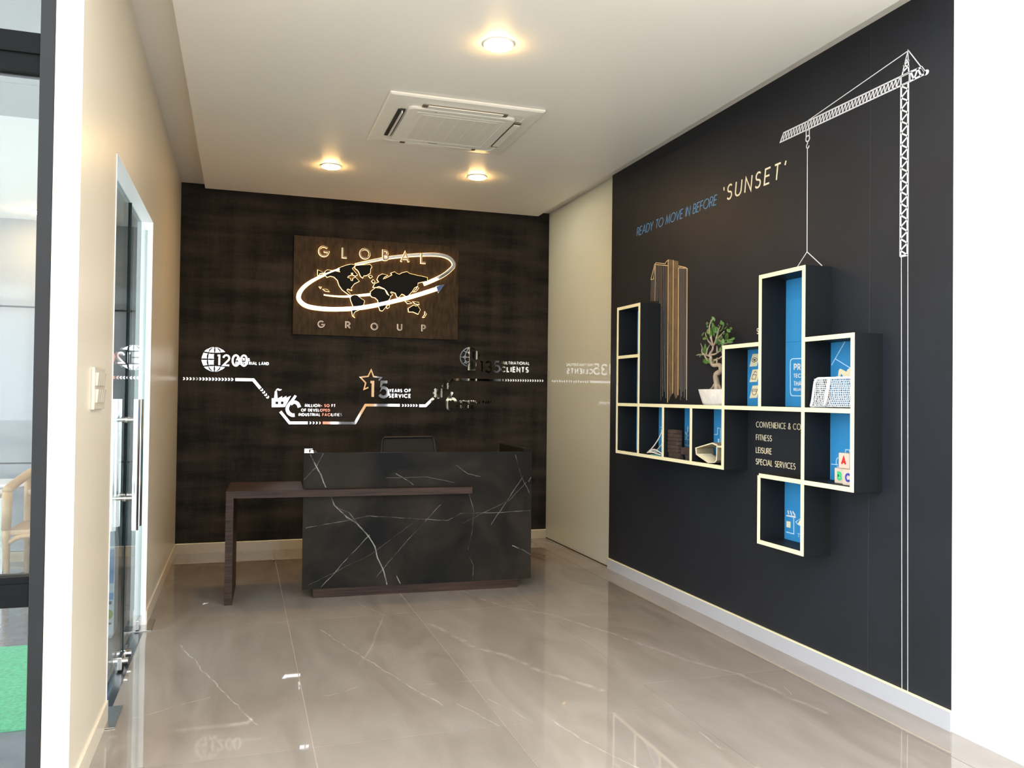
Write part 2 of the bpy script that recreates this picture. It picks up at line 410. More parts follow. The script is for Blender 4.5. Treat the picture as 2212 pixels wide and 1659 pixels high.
# ---- flat artwork on a wall: map (u, v, d) -> 3D, d = height above the wall
def back_map(Y): return lambda u, v, d: (u, Y-d, v)
def right_map(X): return lambda u, v, d: (X-d, u, v)
def prism(bm, poly, mp, d0, d1):
    fr = [bm.verts.new(mp(u, v, d1)) for u, v in poly]
    bk = [bm.verts.new(mp(u, v, d0)) for u, v in poly]
    bm.faces.new(fr); bm.faces.new(bk[::-1]); n = len(poly)
    for i in range(n): bm.faces.new((fr[i], bk[i], bk[(i+1) % n], fr[(i+1) % n]))
def ribbon(bm, pts, wd, mp, d0, d1, closed=False):
    pts = [Vector((p[0], p[1])) for p in pts]; n = len(pts)
    wd = wd if isinstance(wd, (list, tuple)) else [wd]*n
    Lf, Rt = [], []
    for i in range(n):
        if closed: a, b_ = pts[i-1], pts[(i+1) % n]
        else: a, b_ = pts[max(i-1, 0)], pts[min(i+1, n-1)]
        e0 = (pts[i]-a); e1 = (b_-pts[i])
        if e0.length < 1e-9: e0 = e1
        if e1.length < 1e-9: e1 = e0
        e0 = e0.normalized(); e1 = e1.normalized()
        n0 = Vector((-e0.y, e0.x)); n1 = Vector((-e1.y, e1.x)); m_ = n0+n1
        if m_.length < 1e-6: m_ = n0
        m_ = m_.normalized(); k = 1/max(.45, m_.dot(n0))
        Lf.append(pts[i]+m_*wd[i]*.5*k); Rt.append(pts[i]-m_*wd[i]*.5*k)
    V = lambda p, d: bm.verts.new(mp(p.x, p.y, d))
    lf = [V(p, d1) for p in Lf]; rf = [V(p, d1) for p in Rt]; lb = [V(p, d0) for p in Lf]; rb = [V(p, d0) for p in Rt]
    for i in range(n if closed else n-1):
        j = (i+1) % n
        bm.faces.new((lf[i], rf[i], rf[j], lf[j])); bm.faces.new((lb[j], rb[j], rb[i], lb[i]))
        bm.faces.new((lf[j], lb[j], lb[i], lf[i])); bm.faces.new((rf[i], rb[i], rb[j], rf[j]))
    if not closed:
        bm.faces.new((lf[0], lb[0], rb[0], rf[0])); bm.faces.new((rf[-1], rb[-1], lb[-1], lf[-1]))
# ---- a small geometric stroke alphabet
def arc(cx, cy, rx, ry, a0, a1, n=10):
    return [(cx+rx*math.cos(math.radians(a0+(a1-a0)*i/n)), cy+ry*math.sin(math.radians(a0+(a1-a0)*i/n))) for i in range(n+1)]
G = {
 'A': (.80, [[(0, 0), (.4, 1), (.8, 0)], [(.14, .32), (.66, .32)]]),
 'B': (.52, [[(0, 0), (0, 1), (.22, 1)]+arc(.22, .765, .25, .235, 90, -90)+[(0, .53)], [(0, .53), (.24, .53)]+arc(.24, .265, .28, .265, 90, -90)+[(0, 0)]]),
 'C': (.86, [arc(.5, .5, .5, .5, 45, 315, 18)]),
 'D': (.72, [[(0, 0), (0, 1), (.22, 1)]+arc(.22, .5, .5, .5, 90, -90, 14)+[(0, 0)]]),
 'E': (.46, [[(.46, 1), (0, 1), (0, 0), (.46, 0)], [(0, .52), (.42, .52)]]),
 'F': (.44, [[(.44, 1), (0, 1), (0, 0)], [(0, .52), (.40, .52)]]),
 'G': (1.0, [arc(.5, .5, .5, .5, 45, 355, 20)+[(1.0, .47), (.52, .47)]]),
 'H': (.62, [[(0, 0), (0, 1)], [(.62, 0), (.62, 1)], [(0, .52), (.62, .52)]]),
 'I': (.02, [[(.01, 0), (.01, 1)]]),
 'K': (.56, [[(0, 0), (0, 1)], [(.54, 1), (.04, .50), (.56, 0)]]),
 'L': (.42, [[(0, 1), (0, 0), (.42, 0)]]),
 'M': (.84, [[(0, 0), (.10, 1), (.42, .12), (.74, 1), (.84, 0)]]),
 'N': (.62, [[(0, 0), (0, 1), (.62, 0), (.62, 1)]]),
 'O': (1.0, [('c', arc(.5, .5, .5, .5, 0, 345, 23))]),
 'P': (.50, [[(0, 0), (0, 1), (.22, 1)]+arc(.22, .73, .28, .27, 90, -90)+[(0, .46)]]),
 'Q': (1.0, [('c', arc(.5, .5, .5, .5, 0, 345, 23)), [(.62, .30), (.98, 0)]]),
 'R': (.54, [[(0, 0), (0, 1), (.22, 1)]+arc(.22, .73, .28, .27, 90, -90)+[(0, .46)], [(.24, .46), (.54, 0)]]),
 'S': (.48, [arc(.24, .755, .225, .245, 35, 270, 12)+arc(.24, .255, .24, .255, 90, -150, 12)]),
 'T': (.52, [[(0, 1), (.52, 1)], [(.26, 1), (.26, 0)]]),
 'U': (.60, [[(0, 1), (0, .3)]+arc(.3, .3, .3, .3, 180, 360, 12)+[(.6, 1)]]),
 'V': (.70, [[(0, 1), (.35, 0), (.7, 1)]]),
 'W': (1.0, [[(0, 1), (.26, 0), (.5, .9), (.74, 0), (1, 1)]]),
 'X': (.60, [[(0, 0), (.6, 1)], [(0, 1), (.6, 0)]]),
 'Y': (.66, [[(0, 1), (.33, .46), (.66, 1)], [(.33, .46), (.33, 0)]]),
 '&': (.66, [[(.66, 0), (.16, .66)]+arc(.30, .80, .17, .20, 210, -30, 10)+[(.12, .42)]+arc(.26, .22, .26, .22, 140, 330, 10)+[(.62, .44)]]),
 '+': (.44, [[(0, .42), (.44, .42)], [(.22, .20), (.22, .64)]]),
 "'": (.05, [[(.0, .74), (.06, 1)]]), '`': (.05, [[(.06, .76), (.0, 1)]]),
 '0': (.60, [('c', arc(.30, .5, .30, .5, 0, 345, 23))]),
 '1': (.30, [[(0, 1), (.24, 1), (.24, 0)]]),
 '2': (.58, [arc(.29, .71, .29, .29, 175, -38, 12)+[(0, 0), (.58, 0)]]),
 '3': (.54, [arc(.27, .755, .25, .245, 160, -90, 12), arc(.27, .255, .27, .255, 90, -160, 12)]),
 '5': (.56, [[(.50, 1), (.12, 1), (.04, .50)]+arc(.25, .31, .31, .31, 125, -150, 14)]),
 '6': (.60, [[(.46, 1), (.05, .45)], ('c', arc(.30, .30, .30, .30, 0, 345, 20))]),
 ' ': (.30, []),
}
def text_width(s, t, sp):
    return sum((G[c][0]*(1-t)+t if c != ' ' else .34) for c in s) + sp*(len(s)-1)
def text(bm, s, u0, u1, vb, h, t, mp, d0, d1, sp=.10, slant=0, sgn=1, dv=0, only=None):
    """fit string between u0 and u1 (u grows by sgn), baseline vb rising by dv in total, cap height h, stroke t*h"""
    tw = text_width(s, t, sp); kx = abs(u1-u0)/tw; x = 0
    for ci, c in enumerate(s):
        gw, st = G[c]; adv = gw*(1-t)+t if c != ' ' else .34
        for si, q in enumerate(st if only is None or ci == only else []):
            cl = isinstance(q, tuple) and q[0] == 'c'; pts = q[1] if cl else q
            P = []
            for px, py in pts:
                yy = t/2+py*(1-t); xx = x+t/2*(h/kx if False else 1)+px*(1-t)
                U = u0+sgn*(xx*kx+slant*yy*h); P.append((U, vb+dv*(xx/tw)+yy*h))
            ribbon(bm, P, t*h*min(1.15, max(.6, (kx/h)**.5)), mp, d0, d1-si*.0003*(1 if d1-d0 > .0012 else 0), closed=cl)
        x += adv+sp

# ------------------------------------------------------------------ survey constants
XL, XR, YB = -.60, 3.31, 8.895
ZP, ZC = 3.60, 3.71            # dropped panel, upper ceiling
Y0L, Y0R = 3.54, 3.19          # front ends of left and right wall
TW = .095                      # left partition thickness
DN, DF, DH = 4.47, 6.22, 2.78  # office door opening
OX0 = -4.6                     # office outer side

# ================================================================== THE SETTING
# ---- floor with separate tiles
fl = struct(obj('floor', BX(XL-.02, XR+.02, .5, YB+.05, -.10, -.003), 'grout'))
fl['label'] = 'polished beige stone tile floor of the lobby with white veins'
cols = [XL, -.575+.914, 1.252, 2.165, 3.08, XR]
for i in range(5):
    off = .34 if i >= 3 else 0
    y = 3.874+off-2.195*2; ys = [max(.5, y)]
    while y < YB:
        y += 2.195
        if y > .5+.05: ys.append(min(y, YB))
    for a, b_ in zip(ys, ys[1:]):
        if b_-a < .05: continue
        g = .0022
        obj('floor_tile', BX(cols[i]+(g if i else 0), cols[i+1]-(g if i < 4 else 0), a+g, b_-g, -.004, 0), 'floor_tile', fl)
gr = struct(obj('ground', BX(-40, 40, -45, .5, -.3, -.02), 'pavement')); gr['label'] = 'pale paved forecourt outside the lobby'
gr2 = struct(obj('ground_side', BX(-40, XL-TW, .5, Y0L, -.3, -.02), 'pavement')); gr2['label'] = 'pale paving in front of the office glazing'
gr3 = struct(obj('ground_far_side', BX(XR+.02, 40, .5, 3.0, -.3, -.02), 'pavement')); gr3['label'] = 'pale paving beyond the white pier'

ow = bpy.data.objects.new('wall_opposite', None); C.objects.link(ow); ow.location = Vector((0, -14, 0))*S; ORG['wall_opposite'] = Vector((0, -14, 0))*S
ow['kind'] = 'structure'; ow['label'] = 'pale building front across the forecourt'
obj('facade', BX(-3.5, 16, -14.4, -14.0, -.1, 4.6), 'facade_white', ow)
obj('pillar', BX(2.82, 3.22, -14.0, -13.9, 0, 4.6), 'facade_salmon', ow)
obj('opening', BX(3.50, 4.15, -14.0, -13.97, 0, 3.4), 'facade_dark', ow)
obj('timber_door', BX(4.28, 4.86, -14.0, -13.95, 0, 4.2), 'facade_brown', ow)
obj('opening', BX(4.92, 5.38, -14.0, -13.97, 0, 3.4), 'facade_dark', ow)
obj('band', BX(-3.4, -.6, -14.0, -13.97, 2.2, 2.6), 'facade_grey', ow)

# ---- ceiling
cl = struct(obj('ceiling', BX(XL-.02, XR+.15, 3.0, YB+.15, ZC, ZC+.15), 'ceiling_paint')); cl['label'] = 'white lobby ceiling with a lowered panel'
obj('dropped_panel', BX(-.365, 3.088, 3.0, 8.60, ZP, ZC), 'ceiling_paint', cl)

# ---- walls
bm = bmesh.new()
box(bm, XL-TW, XL, Y0L, DN, -.1, ZC); box(bm, XL-TW, XL, DF, YB, -.1, ZC); box(bm, XL-TW, XL, DN, DF, DH, ZC)
wl = struct(obj('wall_left', bm, 'cream_paint')); wl['label'] = 'cream painted partition wall with the glass door opening'
wb = struct(obj('wall_back', BX(OX0, XR+.15, YB, YB+.15, -.1, ZC+.15), 'wallpaper')); wb['label'] = 'dark brown woven wallpaper wall behind the reception desk'
wr = struct(obj('wall_right', BX(XR, XR+.15, Y0R, 7.15, -.1, ZC+.15), 'navy_wall')); wr['label'] = 'matt navy black feature wall with printed crane'
obj('seam', BX(XR-.001, XR+.01, 3.756, 3.759, .1, 3.7), 'navy_seam', wr)
wf = struct(obj('wall_right_front', BX(XR, XR+.15, 2.2, Y0R, -.1, 4.4), 'white_render')); wf['label'] = 'sunlit white pier at the open front of the lobby'
bb = BX(XR-.012, XR, Y0R-.004, 7.155, 0, .094); o = struct(obj('baseboard_right', bb, 'base_white')); o['label'] = 'pale polished skirting under the navy wall'
for k in range(1, 4): obj('skirting_joint', BX(XR-.0125, XR-.011, 7.15-k*1.1, 7.153-k*1.1, 0, .094), 'grout', o)
obj('skirting_cap', BX(XR-.014, XR, Y0R-.004, 7.155, .094, .101), 'edge_cream', o)
o = struct(obj('baseboard_back', BX(XL, XR+.02, YB-.012, YB, 0, .094), 'base_beige')); o['label'] = 'beige stone skirting under the wallpaper'
obj('skirting_cap', BX(XL, XR+.02, YB-.014, YB, .094, .100), 'edge_cream', o)
bm = bmesh.new(); box(bm, XL, XL+.010, Y0L, DN, 0, .10); box(bm, XL, XL+.010, DF, YB-.014, 0, .10)
o = struct(obj('baseboard_left', bm, 'cream_paint')); o['label'] = 'cream skirting along the partition wall'

# ---- frosted glass panel (right, far)
w2 = struct(obj('window_2', BX(XR+.018, XR+.03, 7.153, YB-.004, .012, ZC-.004), 'frosted_glass', origin=(XR+.02, 8.0, 0)))
w2['label'] = 'tall frosted cream glass panel beside the reception wall'
obj('bottom_channel', BX(XR+.016, XR+.034, 7.153, YB, 0, .012), 'ink_brown', w2)
bm = bmesh.new()
box(bm, 4.6, 4.7, 7.0, YB+.1, -.1, ZC+.1); box(bm, XR+.05, 4.6, 6.95, 7.05, -.1, ZC+.1); box(bm, XR+.15, 4.6, YB, YB+.1, -.1, ZC+.1); box(bm, XR+.03, 4.6, 7.05, YB, ZC-.02, ZC+.1); box(bm, XR+.03, 4.6, 7.05, YB, -.1, -.01)
o = struct(obj('wall_side_room', bm, 'white_paint')); o['label'] = 'white side room behind the frosted glass'
t = thing('added_fill_light', 'unseen light panel added in the side room to brighten the frosted glass', 'ceiling light', (3.95, 8.0, ZC-.05))  # unseen lamp, added so the frosted glass glows from behind
obj('diffuser', BX(3.75, 4.15, 7.6, 8.4, ZC-.045, ZC-.025), 'fill_panel', t)
obj('housing', BX(3.73, 4.17, 7.58, 8.42, ZC-.040, ZC-.021), 'white_paint', t)

# ---- office behind the partition
o = struct(obj('floor_office', BX(OX0, XL-TW, Y0L, YB, -.1, 0), 'office_floor')); o['label'] = 'dark glossy tile floor of the side office'
o = struct(obj('ceiling_office', BX(OX0, XL-TW, Y0L, YB, 3.22, 3.4), 'office_ceiling')); o['label'] = 'grey office ceiling'
w3 = bpy.data.objects.new('added_window_3', None); C.objects.link(w3); w3.location = Vector((OX0, 6.2, 0))*S; ORG['added_window_3'] = Vector((OX0, 6.2, 0))*S  # unseen glazing added in place of a wall, lets more daylight into the office
w3['kind'] = 'structure'; w3['label'] = 'unseen black framed glazing added on the far office side for daylight'
for k in range(5): obj('post', BX(OX0-.08, OX0, Y0L+.1+k*1.31, Y0L+.16+k*1.31, 0, 3.22), 'black_metal', w3)
for z0, z1 in ((0, .08), (3.12, 3.22)): obj('rail', BX(OX0-.08, OX0, Y0L+.1, YB-.05, z0, z1), 'black_metal', w3)
obj('pane', BX(OX0-.045, OX0-.035, Y0L+.1, YB-.05, .08, 3.12), 'pane_clear', w3)
oc = o
for k in range(3): obj('soffit_board', BX(OX0, XL-TW-.001, 3.66+k*.60, 4.252+k*.60, 3.19, 3.22), 'soffit_grey', oc)
ob = struct(obj('wall_office_back', BX(OX0, XL-TW, YB-.03, YB-.001, 0, 3.22), 'office_joint')); ob['label'] = 'glossy grey panelled office wall with dark joints'
for i, (z0, z1) in enumerate(((.10, .915), (.930, 2.385), (2.402, 3.22))):
    obj('panel', BX(OX0, XL-TW, YB-.045, YB-.03, z0, z1), 'office_panel', ob)
obj('skirting', BX(OX0, XL-TW, YB-.05, YB-.03, 0, .095), 'base_beige', ob)

# ---- office shopfront glazing
w1 = bpy.data.objects.new('window_1', None); C.objects.link(w1); w1.location = Vector((-.72, Y0L+.03, 0))*S; ORG['window_1'] = Vector((-.72, Y0L+.03, 0))*S
w1['kind'] = 'structure'; w1['label'] = 'black framed office glazing beside the white wall end'
obj('post', BX(-.748, XL-TW, Y0L+.002, Y0L+.09, 0, 3.4, bev=.003), 'black_metal', w1)
obj('post', BX(-3.05, -2.99, Y0L+.002, Y0L+.09, 0, 3.4, bev=.003), 'black_metal', w1)
obj('rail', BX(OX0, -.748, Y0L+.01, Y0L+.09, 2.885, 2.965, bev=.003), 'rail_metal', w1)
obj('rail', BX(OX0, -.748, Y0L+.02, Y0L+.10, 2.815, 2.885), 'rail_metal', w1)
obj('rail', BX(OX0, -.748, Y0L+.01, Y0L+.09, .785, .872, bev=.003), 'rail_metal', w1)
obj('rail', BX(OX0, -.748, Y0L+.02, Y0L+.10, .872, .898), 'rail_metal', w1)
obj('rail', BX(OX0, -.748, Y0L+.01, Y0L+.09, 0, .06, bev=.003), 'rail_metal', w1)
for z0, z1 in ((.06, .785), (.898, 2.815), (2.965, 3.22)):
    obj('pane', BX(OX0, -.748, Y0L+.045, Y0L+.055, z0, z1), 'pane_clear', w1)
for z, h in ((3.05, .002),): pass

# ---- glass double door of the office
lin = bmesh.new()
box(lin, XL-TW-.002, XL+.003, DF-.004, DF, 0, DH); box(lin, XL-TW-.002, XL+.003, DN, DN+.004, 0, DH); box(lin, XL-TW-.002, XL+.003, DN, DF, DH-.004, DH)
o = struct(obj('trim_2', lin, 'white_gloss')); o['label'] = 'white painted lining of the glass door opening'
GX = XL-.040
mid = 5.345
trim = struct(obj('trim_1', BX(XL-TW+.0, XL+.004, DN, DF, -.05, .0015), 'granite_dark')); trim['label'] = 'dark granite threshold under the glass doors'
def door(name, label, y0, y1, hy, hinge):
    d = bpy.data.objects.new(name, None); C.objects.link(d); L0 = Vector((GX, (y0+y1)/2, 0)); d.location = L0*S; ORG[name] = L0*S
    d['kind'] = 'structure'; d['label'] = label
    p = obj('pane', BX(GX-.006, GX+.006, y0+.004, y1-.004, .03, DH-.06), 'pane_door', d)
    e = y0 if hinge > 0 else y1
    for yy in (y0, y1):
        s_ = 1 if yy == y0 else -1
        obj('pane_edge', BX(GX-.009, GX+.009, min(yy+.004*s_, yy-.001*s_), max(yy+.004*s_, yy-.001*s_), .03, DH-.06), 'glass_edge' if abs(yy-mid) < .02 else 'glass_edge_pale', p)
    for sx in (1, -1):
        X = GX+sx*.065
        bm = bmesh.new(); tube(bm, [(X, hy, .80), (X, hy, 1.56)], .019, 14)
        h = obj('handle', bm, 'steel_polish', d, smooth=False)
        for z in (.985, 1.44):
            bm = bmesh.new(); tube(bm, [(GX+sx*.006, hy, z), (X, hy, z)], .011, 10); tube(bm, [(GX+sx*.006, hy, z), (GX+sx*.014, hy, z)], .018, 12)
            obj('standoff', bm, 'steel', h)
    # bottom patch fitting with lock
    pf = obj('patch_fitting', BX(GX-.016, GX+.016, e-(.0 if hinge > 0 else .16), e+(.16 if hinge > 0 else 0), .012, .075, bev=.003), 'steel', d)
    q = mid-.075 if hinge > 0 else mid+.075
    lk = obj('lock_fitting', BX(GX-.018, GX+.018, q-.06, q+.06, .012, .085, bev=.004), 'steel', d)
    bm = bmesh.new(); tube(bm, [(GX+.018, q, .05), (GX+.045, q, .05)], .02, 12); obj('lock_knob', bm, 'steel_polish', lk)
    pe = y0-.12 if hinge > 0 else y1-.16
    obj('pivot_plate', BX(XL-.07, XL+.055, pe, pe+.30, .0015, .006, bev=.001), 'steel', d)
    return d
door('door_1', 'clear glass door leaf nearer the light switch', DN+.005, mid, mid-.07, 1)
door('door_2', 'clear glass door leaf nearer the reception wall', mid+.006, DF-.005, mid+.10, -1)

# ================================================================== RECEPTION DESK
DO = Vector((.477, 6.70)); DA = math.radians(-2.1)
def dk(u, v, z):
    c, s = math.cos(DA), math.sin(DA); return Vector((DO.x+u*c-v*s, DO.y+u*s+v*c, z))
def dbox(u0, u1, v0, v1, z0, z1, bev=0):
    b2 = BX(u0, u1, v0, v1, z0, z1, bev=bev)
    for v in b2.verts: v.co = dk(v.co.x, v.co.y, v.co.z)
    return b2
DW = 1.875
desk = thing('reception_desk', 'black marble reception counter with a dark walnut side table', 'desk', dk(DW/2, .3, 0))
obj('marble_slab', dbox(0, DW, 0, .03, .835, 1.14), 'black_marble', desk)
obj('marble_slab', dbox(0, DW, 0, .03, .072, .835), 'black_marble', desk)
obj('marble_side', dbox(.09, .12, .03, .60, .072, 1.12), 'black_marble', desk)
obj('marble_side', dbox(DW-.07, DW, .03, .80, .072, 1.165), 'black_marble', desk)
obj('plinth', dbox(.085, DW-.11, .010, .55, 0, .072), 'walnut', desk)
obj('work_surface', dbox(.12, DW-.07, .03, .62, .80, .835), 'walnut', desk)
bm = bmesh.new()
pl_ = [(-.57, -.085), (1.34, -.085), (1.34, -.001), (-.001, -.001), (-.001, .60), (-.57, .60)]
lo = [bm.verts.new(dk(u, v, .806)) for u, v in pl_]; hi = [bm.verts.new(dk(u, v, .860)) for u, v in pl_]
bm.faces.new(hi); bm.faces.new(lo[::-1])
for i in range(6): bm.faces.new((lo[i], lo[(i+1) % 6], hi[(i+1) % 6], hi[i]))
obj('walnut_top', bm, 'walnut', desk)
obj('leg_panel', dbox(-.57, -.515, -.085, .60, 0, .806), 'walnut', desk)

# small shiny holder on the counter corner
t = thing('card_holder', 'small shiny metal card holder on the left corner of the marble counter', 'holder', dk(.04, .015, 1.14))
obj('tray', dbox(.004, .075, .004, .028, 1.14, 1.144), 'steel_polish', t)
obj('clip', dbox(.004, .040, .006, .012, 1.144, 1.165), 'chrome', t)
obj('clip', dbox(.050, .072, .006, .012, 1.144, 1.162), 'chrome', t)
obj('bar', dbox(.004, .066, .010, .014, 1.168, 1.174), 'chrome', t)
obj('upright', dbox(.030, .036, .013, .016, 1.144, 1.170), 'chrome', t)

# ---- office chair behind the counter
cx, cy = 1.56, 7.62
t = thing('office_chair', 'black mesh office chair tucked behind the marble counter', 'chair', (cx, cy, 0))
bm = bmesh.new()
for k in range(5):
    a = 2*PI*k/5+.3; tube(bm, [(cx, cy, .10), (cx+.30*math.cos(a), cy+.30*math.sin(a), .07)], [.03, .016], 8)
obj('base', bm, 'black_plastic', t)
for k in range(5):
    a = 2*PI*k/5+.3; bm = bmesh.new(); p = Vector((cx+.30*math.cos(a), cy+.30*math.sin(a), .032)); n_ = Vector((-math.sin(a), math.cos(a), 0))*.022
    tube(bm, [p-n_, p+n_], .032, 12); obj('caster', bm, 'black_plastic', t)
bm = bmesh.new(); tube(bm, [(cx, cy, .10), (cx, cy, .30), (cx, cy, .301), (cx, cy, .47)], [.035, .035, .02, .02], 12); obj('gas_lift', bm, 'steel', t)
obj('seat', BX(cx-.27, cx+.27, cy-.26, cy+.27, .47, .56, bev=.035), 'mesh_fabric', t)
bm = bmesh.new()
rim = [(cx-.285, cy+.30, .62), (cx-.268, cy+.34, .95), (cx-.262, cy+.35, 1.17), (cx-.245, cy+.352, 1.195), (cx+.225, cy+.352, 1.20), (cx+.245, cy+.35, 1.175), (cx+.272, cy+.34, .98), (cx+.285, cy+.30, .62)]
tube(bm, rim+[rim[0]], .013, 8); obj('back_frame', bm, 'black_plastic', t)
bm = bmesh.new(); a = [bm.verts.new(Vector(p)) for p in rim]; bm.faces.new(a); b2 = [bm.verts.new(Vector(p)+Vector((0, .012, 0))) for p in rim]; bm.faces.new(b2[::-1])
for i in range(8): bm.faces.new((a[i], b2[i], b2[(i+1) % 8], a[(i+1) % 8]))
obj('backrest', bm, 'mesh_fabric', t)
bm = bmesh.new(); tube(bm, [(cx, cy+.05, .46), (cx, cy+.32, .46), (cx, cy+.36, .60), (cx, cy+.365, .85)], .02, 8); obj('back_bracket', bm, 'black_plastic', t)
for s in (-1, 1):
    bm = bmesh.new(); tube(bm, [(cx+s*.25, cy, .50), (cx+s*.31, cy, .52), (cx+s*.31, cy+.02, .72)], .015, 8); box(bm, cx+s*.31-.035, cx+s*.31+.035, cy-.12, cy+.14, .72, .745, bev=.01)
    obj('armrest', bm, 'black_plastic', t)

# ================================================================== BACKLIT SIGN
SB = YB-.055
def lg(x, y): p = at(600+x/5.267, 480+y/5.267, 1, SB-.02); return (p.x, p.z)
sign = thing('logo_sign', 'dark wood wall sign with a backlit world map and orbit ring', 'sign', (1.375, YB-.03, 2.221))
obj('board', BX(.497, 2.250, SB, YB, 2.222, 3.247), 'sign_wood', sign)
mp = back_map(SB)
def halo(pts, grow):
    # outward offset of a closed outline, for the glowing acrylic rim behind a shape
    P = [Vector(p) for p in pts]; n = len(P)
    ar = sum(P[i].x*P[(i+1) % n].y-P[(i+1) % n].x*P[i].y for i in range(n))
    sg = 1 if ar > 0 else -1; out = []
    for i in range(n):
        e0 = (P[i]-P[i-1]).normalized(); e1 = (P[(i+1) % n]-P[i]).normalized()
        n0 = Vector((e0.y, -e0.x))*sg; n1 = Vector((e1.y, -e1.x))*sg; m_ = n0+n1
        m_ = m_.normalized() if m_.length > 1e-4 else n0
        out.append(P[i]+m_*grow/max(.6, m_.dot(n0)))
    return [(p.x, p.y) for p in out]
LAND = {
 'north_america': [(540, 560), (565, 545), (650, 556), (708, 570), (690, 525), (760, 497), (830, 478), (885, 487), (845, 530), (905, 600), (882, 612), (853, 600), (855, 576), (832, 578), (836, 600), (797, 616), (792, 632), (822, 640), (832, 667), (852, 668), (856, 640), (884, 628), (925, 672), (870, 700), (832, 750), (842, 775), (795, 757), (782, 775), (805, 800), (838, 832), (810, 825), (735, 770), (700, 720), (680, 660), (640, 622), (600, 612), (560, 625), (540, 600)],
 'greenland': [(880, 497), (950, 489), (1050, 483), (1070, 510), (1055, 530), (1050, 580), (1010, 605), (976, 610), (968, 632), (945, 618), (920, 560), (902, 540), (880, 525)],
 'iceland': [(1035, 612), (1058, 605), (1075, 620), (1055, 635)],
 'south_america': [(838, 842), (870, 828), (905, 835), (940, 865), (985, 895), (975, 940), (930, 958), (920, 1000), (882, 1015), (866, 1035), (858, 1060), (875, 1084), (852, 1066), (843, 1010), (860, 960), (832, 892), (826, 860)],
 'africa': [(1058, 790), (1110, 748), (1160, 752), (1215, 768), (1240, 820), (1285, 850), (1260, 885), (1237, 930), (1225, 970), (1190, 1008), (1165, 1004), (1150, 960), (1140, 890), (1110, 860), (1070, 850), (1055, 830)],
 'madagascar': [(1236, 962), (1270, 940), (1266, 968), (1247, 980)],
 'eurasia': [(1085, 738), (1105, 700), (1152, 682), (1130, 650), (1150, 610), (1190, 590), (1250, 605), (1210, 625), (1195, 650), (1225, 640), (1300, 603), (1290, 580), (1330, 565), (1345, 580), (1380, 596), (1420, 575), (1470, 565), (1500, 586), (1580, 605), (1700, 630), (1700, 670), (1640, 680), (1592, 692), (1590, 728), (1555, 745), (1525, 790), (1490, 828), (1466, 852), (1440, 828), (1410, 815), (1376, 855), (1356, 850), (1340, 806), (1290, 790), (1278, 800), (1305, 828), (1272, 845), (1237, 780), (1212, 756), (1152, 728), (1112, 742)],
 'britain': [(1070, 672), (1085, 655), (1106, 680), (1086, 692)],
 'japan': [(1543, 792), (1578, 762), (1590, 735), (1602, 750), (1572, 787)],
 'indonesia': [(1450, 898), (1490, 905), (1522, 920), (1480, 926)],
 'new_guinea': [(1540, 905), (1600, 914), (1606, 936), (1560, 926)],
 'australia': [(1485, 980), (1545, 945), (1570, 957), (1590, 950), (1620, 995), (1596, 1045), (1540, 1020), (1490, 1020)],
 'new_zealand': [(1675, 1020), (1690, 1045), (1666, 1082), (1650, 1082), (1675, 1050)],
 'chukotka': [(455, 545), (530, 575), (475, 582), (470, 604), (455, 604)],
 'hawaii': [(515, 763), (560, 766), (585, 790), (540, 781)],
 'small_island': [(472, 735), (495, 738), (486, 752)],
}
for nm, poly in LAND.items():
    P = [lg(x, y) for x, y in poly]
    bm = bmesh.new(); prism(bm, P, mp, .022, .030); o = obj(nm, bm, 'black_acrylic', sign)
    bm = bmesh.new(); prism(bm, halo(P, .0036), mp, .004, .021); obj('lit_rim', bm, 'sign_glow', o)
# orbit ring
ring_back = smoothpts([lg(x, y) for x, y in [(1660, 705), (1770, 660), (1890, 600), (1985, 520), (2000, 470), (1960, 415), (1880, 380), (1760, 368), (1600, 372), (1400, 388), (1200, 415), (1000, 455), (880, 482)]], 5)
ring_left = smoothpts([lg(x, y) for x, y in [(700, 535), (600, 570), (480, 622), (380, 675), (290, 745), (242, 820), (245, 885), (310, 945), (420, 975), (600, 990), (850, 983), (1100, 948), (1400, 880), (1600, 825), (1810, 758)]], 5)
n = len(ring_back); wb_ = [(.034 if i < n*.5 else .034-.016*(i/n-.5)*2) for i in range(n)]
n = len(ring_left); wl_ = [.012+.026*min(1, i/(n*.35)) if i < n*.35 else .038 for i in range(n)]
for nm, pts, wd, dd in (('orbit_ring', ring_back, wb_, .0), ('orbit_ring', ring_left, wl_, .006)):
    bm = bmesh.new(); ribbon(bm, pts, wd, mp, .030+dd, .037+dd); o = obj(nm, bm, 'chrome', sign)
    bm = bmesh.new(); ribbon(bm, pts, [w_+.007 for w_ in wd], mp, .008+dd*.1, .0205+dd*.0); obj('lit_rim', bm, 'sign_glow', o)
tail = smoothpts([lg(x, y) for x, y in [(525, 825), (620, 838), (740, 845), (830, 842), (940, 832), (1050, 822)]], 4)
n = len(tail); bm = bmesh.new(); ribbon(bm, tail, [.004+.018*i/n for i in range(n)], mp, .012, .0195); o = obj('ring_tail', bm, 'chrome', sign)
bm = bmesh.new(); ribbon(bm, tail, [.012+.018*i/n for i in range(n)], mp, .004, .0115); obj('lit_rim', bm, 'sign_glow', o)
bm = bmesh.new(); prism(bm, [lg(1800, 735), lg(1888, 714), lg(1822, 802)], mp, .036, .045); obj('arrow_head', bm, 'arrow_blue', sign)
bm = bmesh.new(); prism(bm, halo([lg(1800, 735), lg(1888, 714), lg(1822, 802)], .004), mp, .030, .0355); obj('arrow_rim', bm, 'chrome', sign)
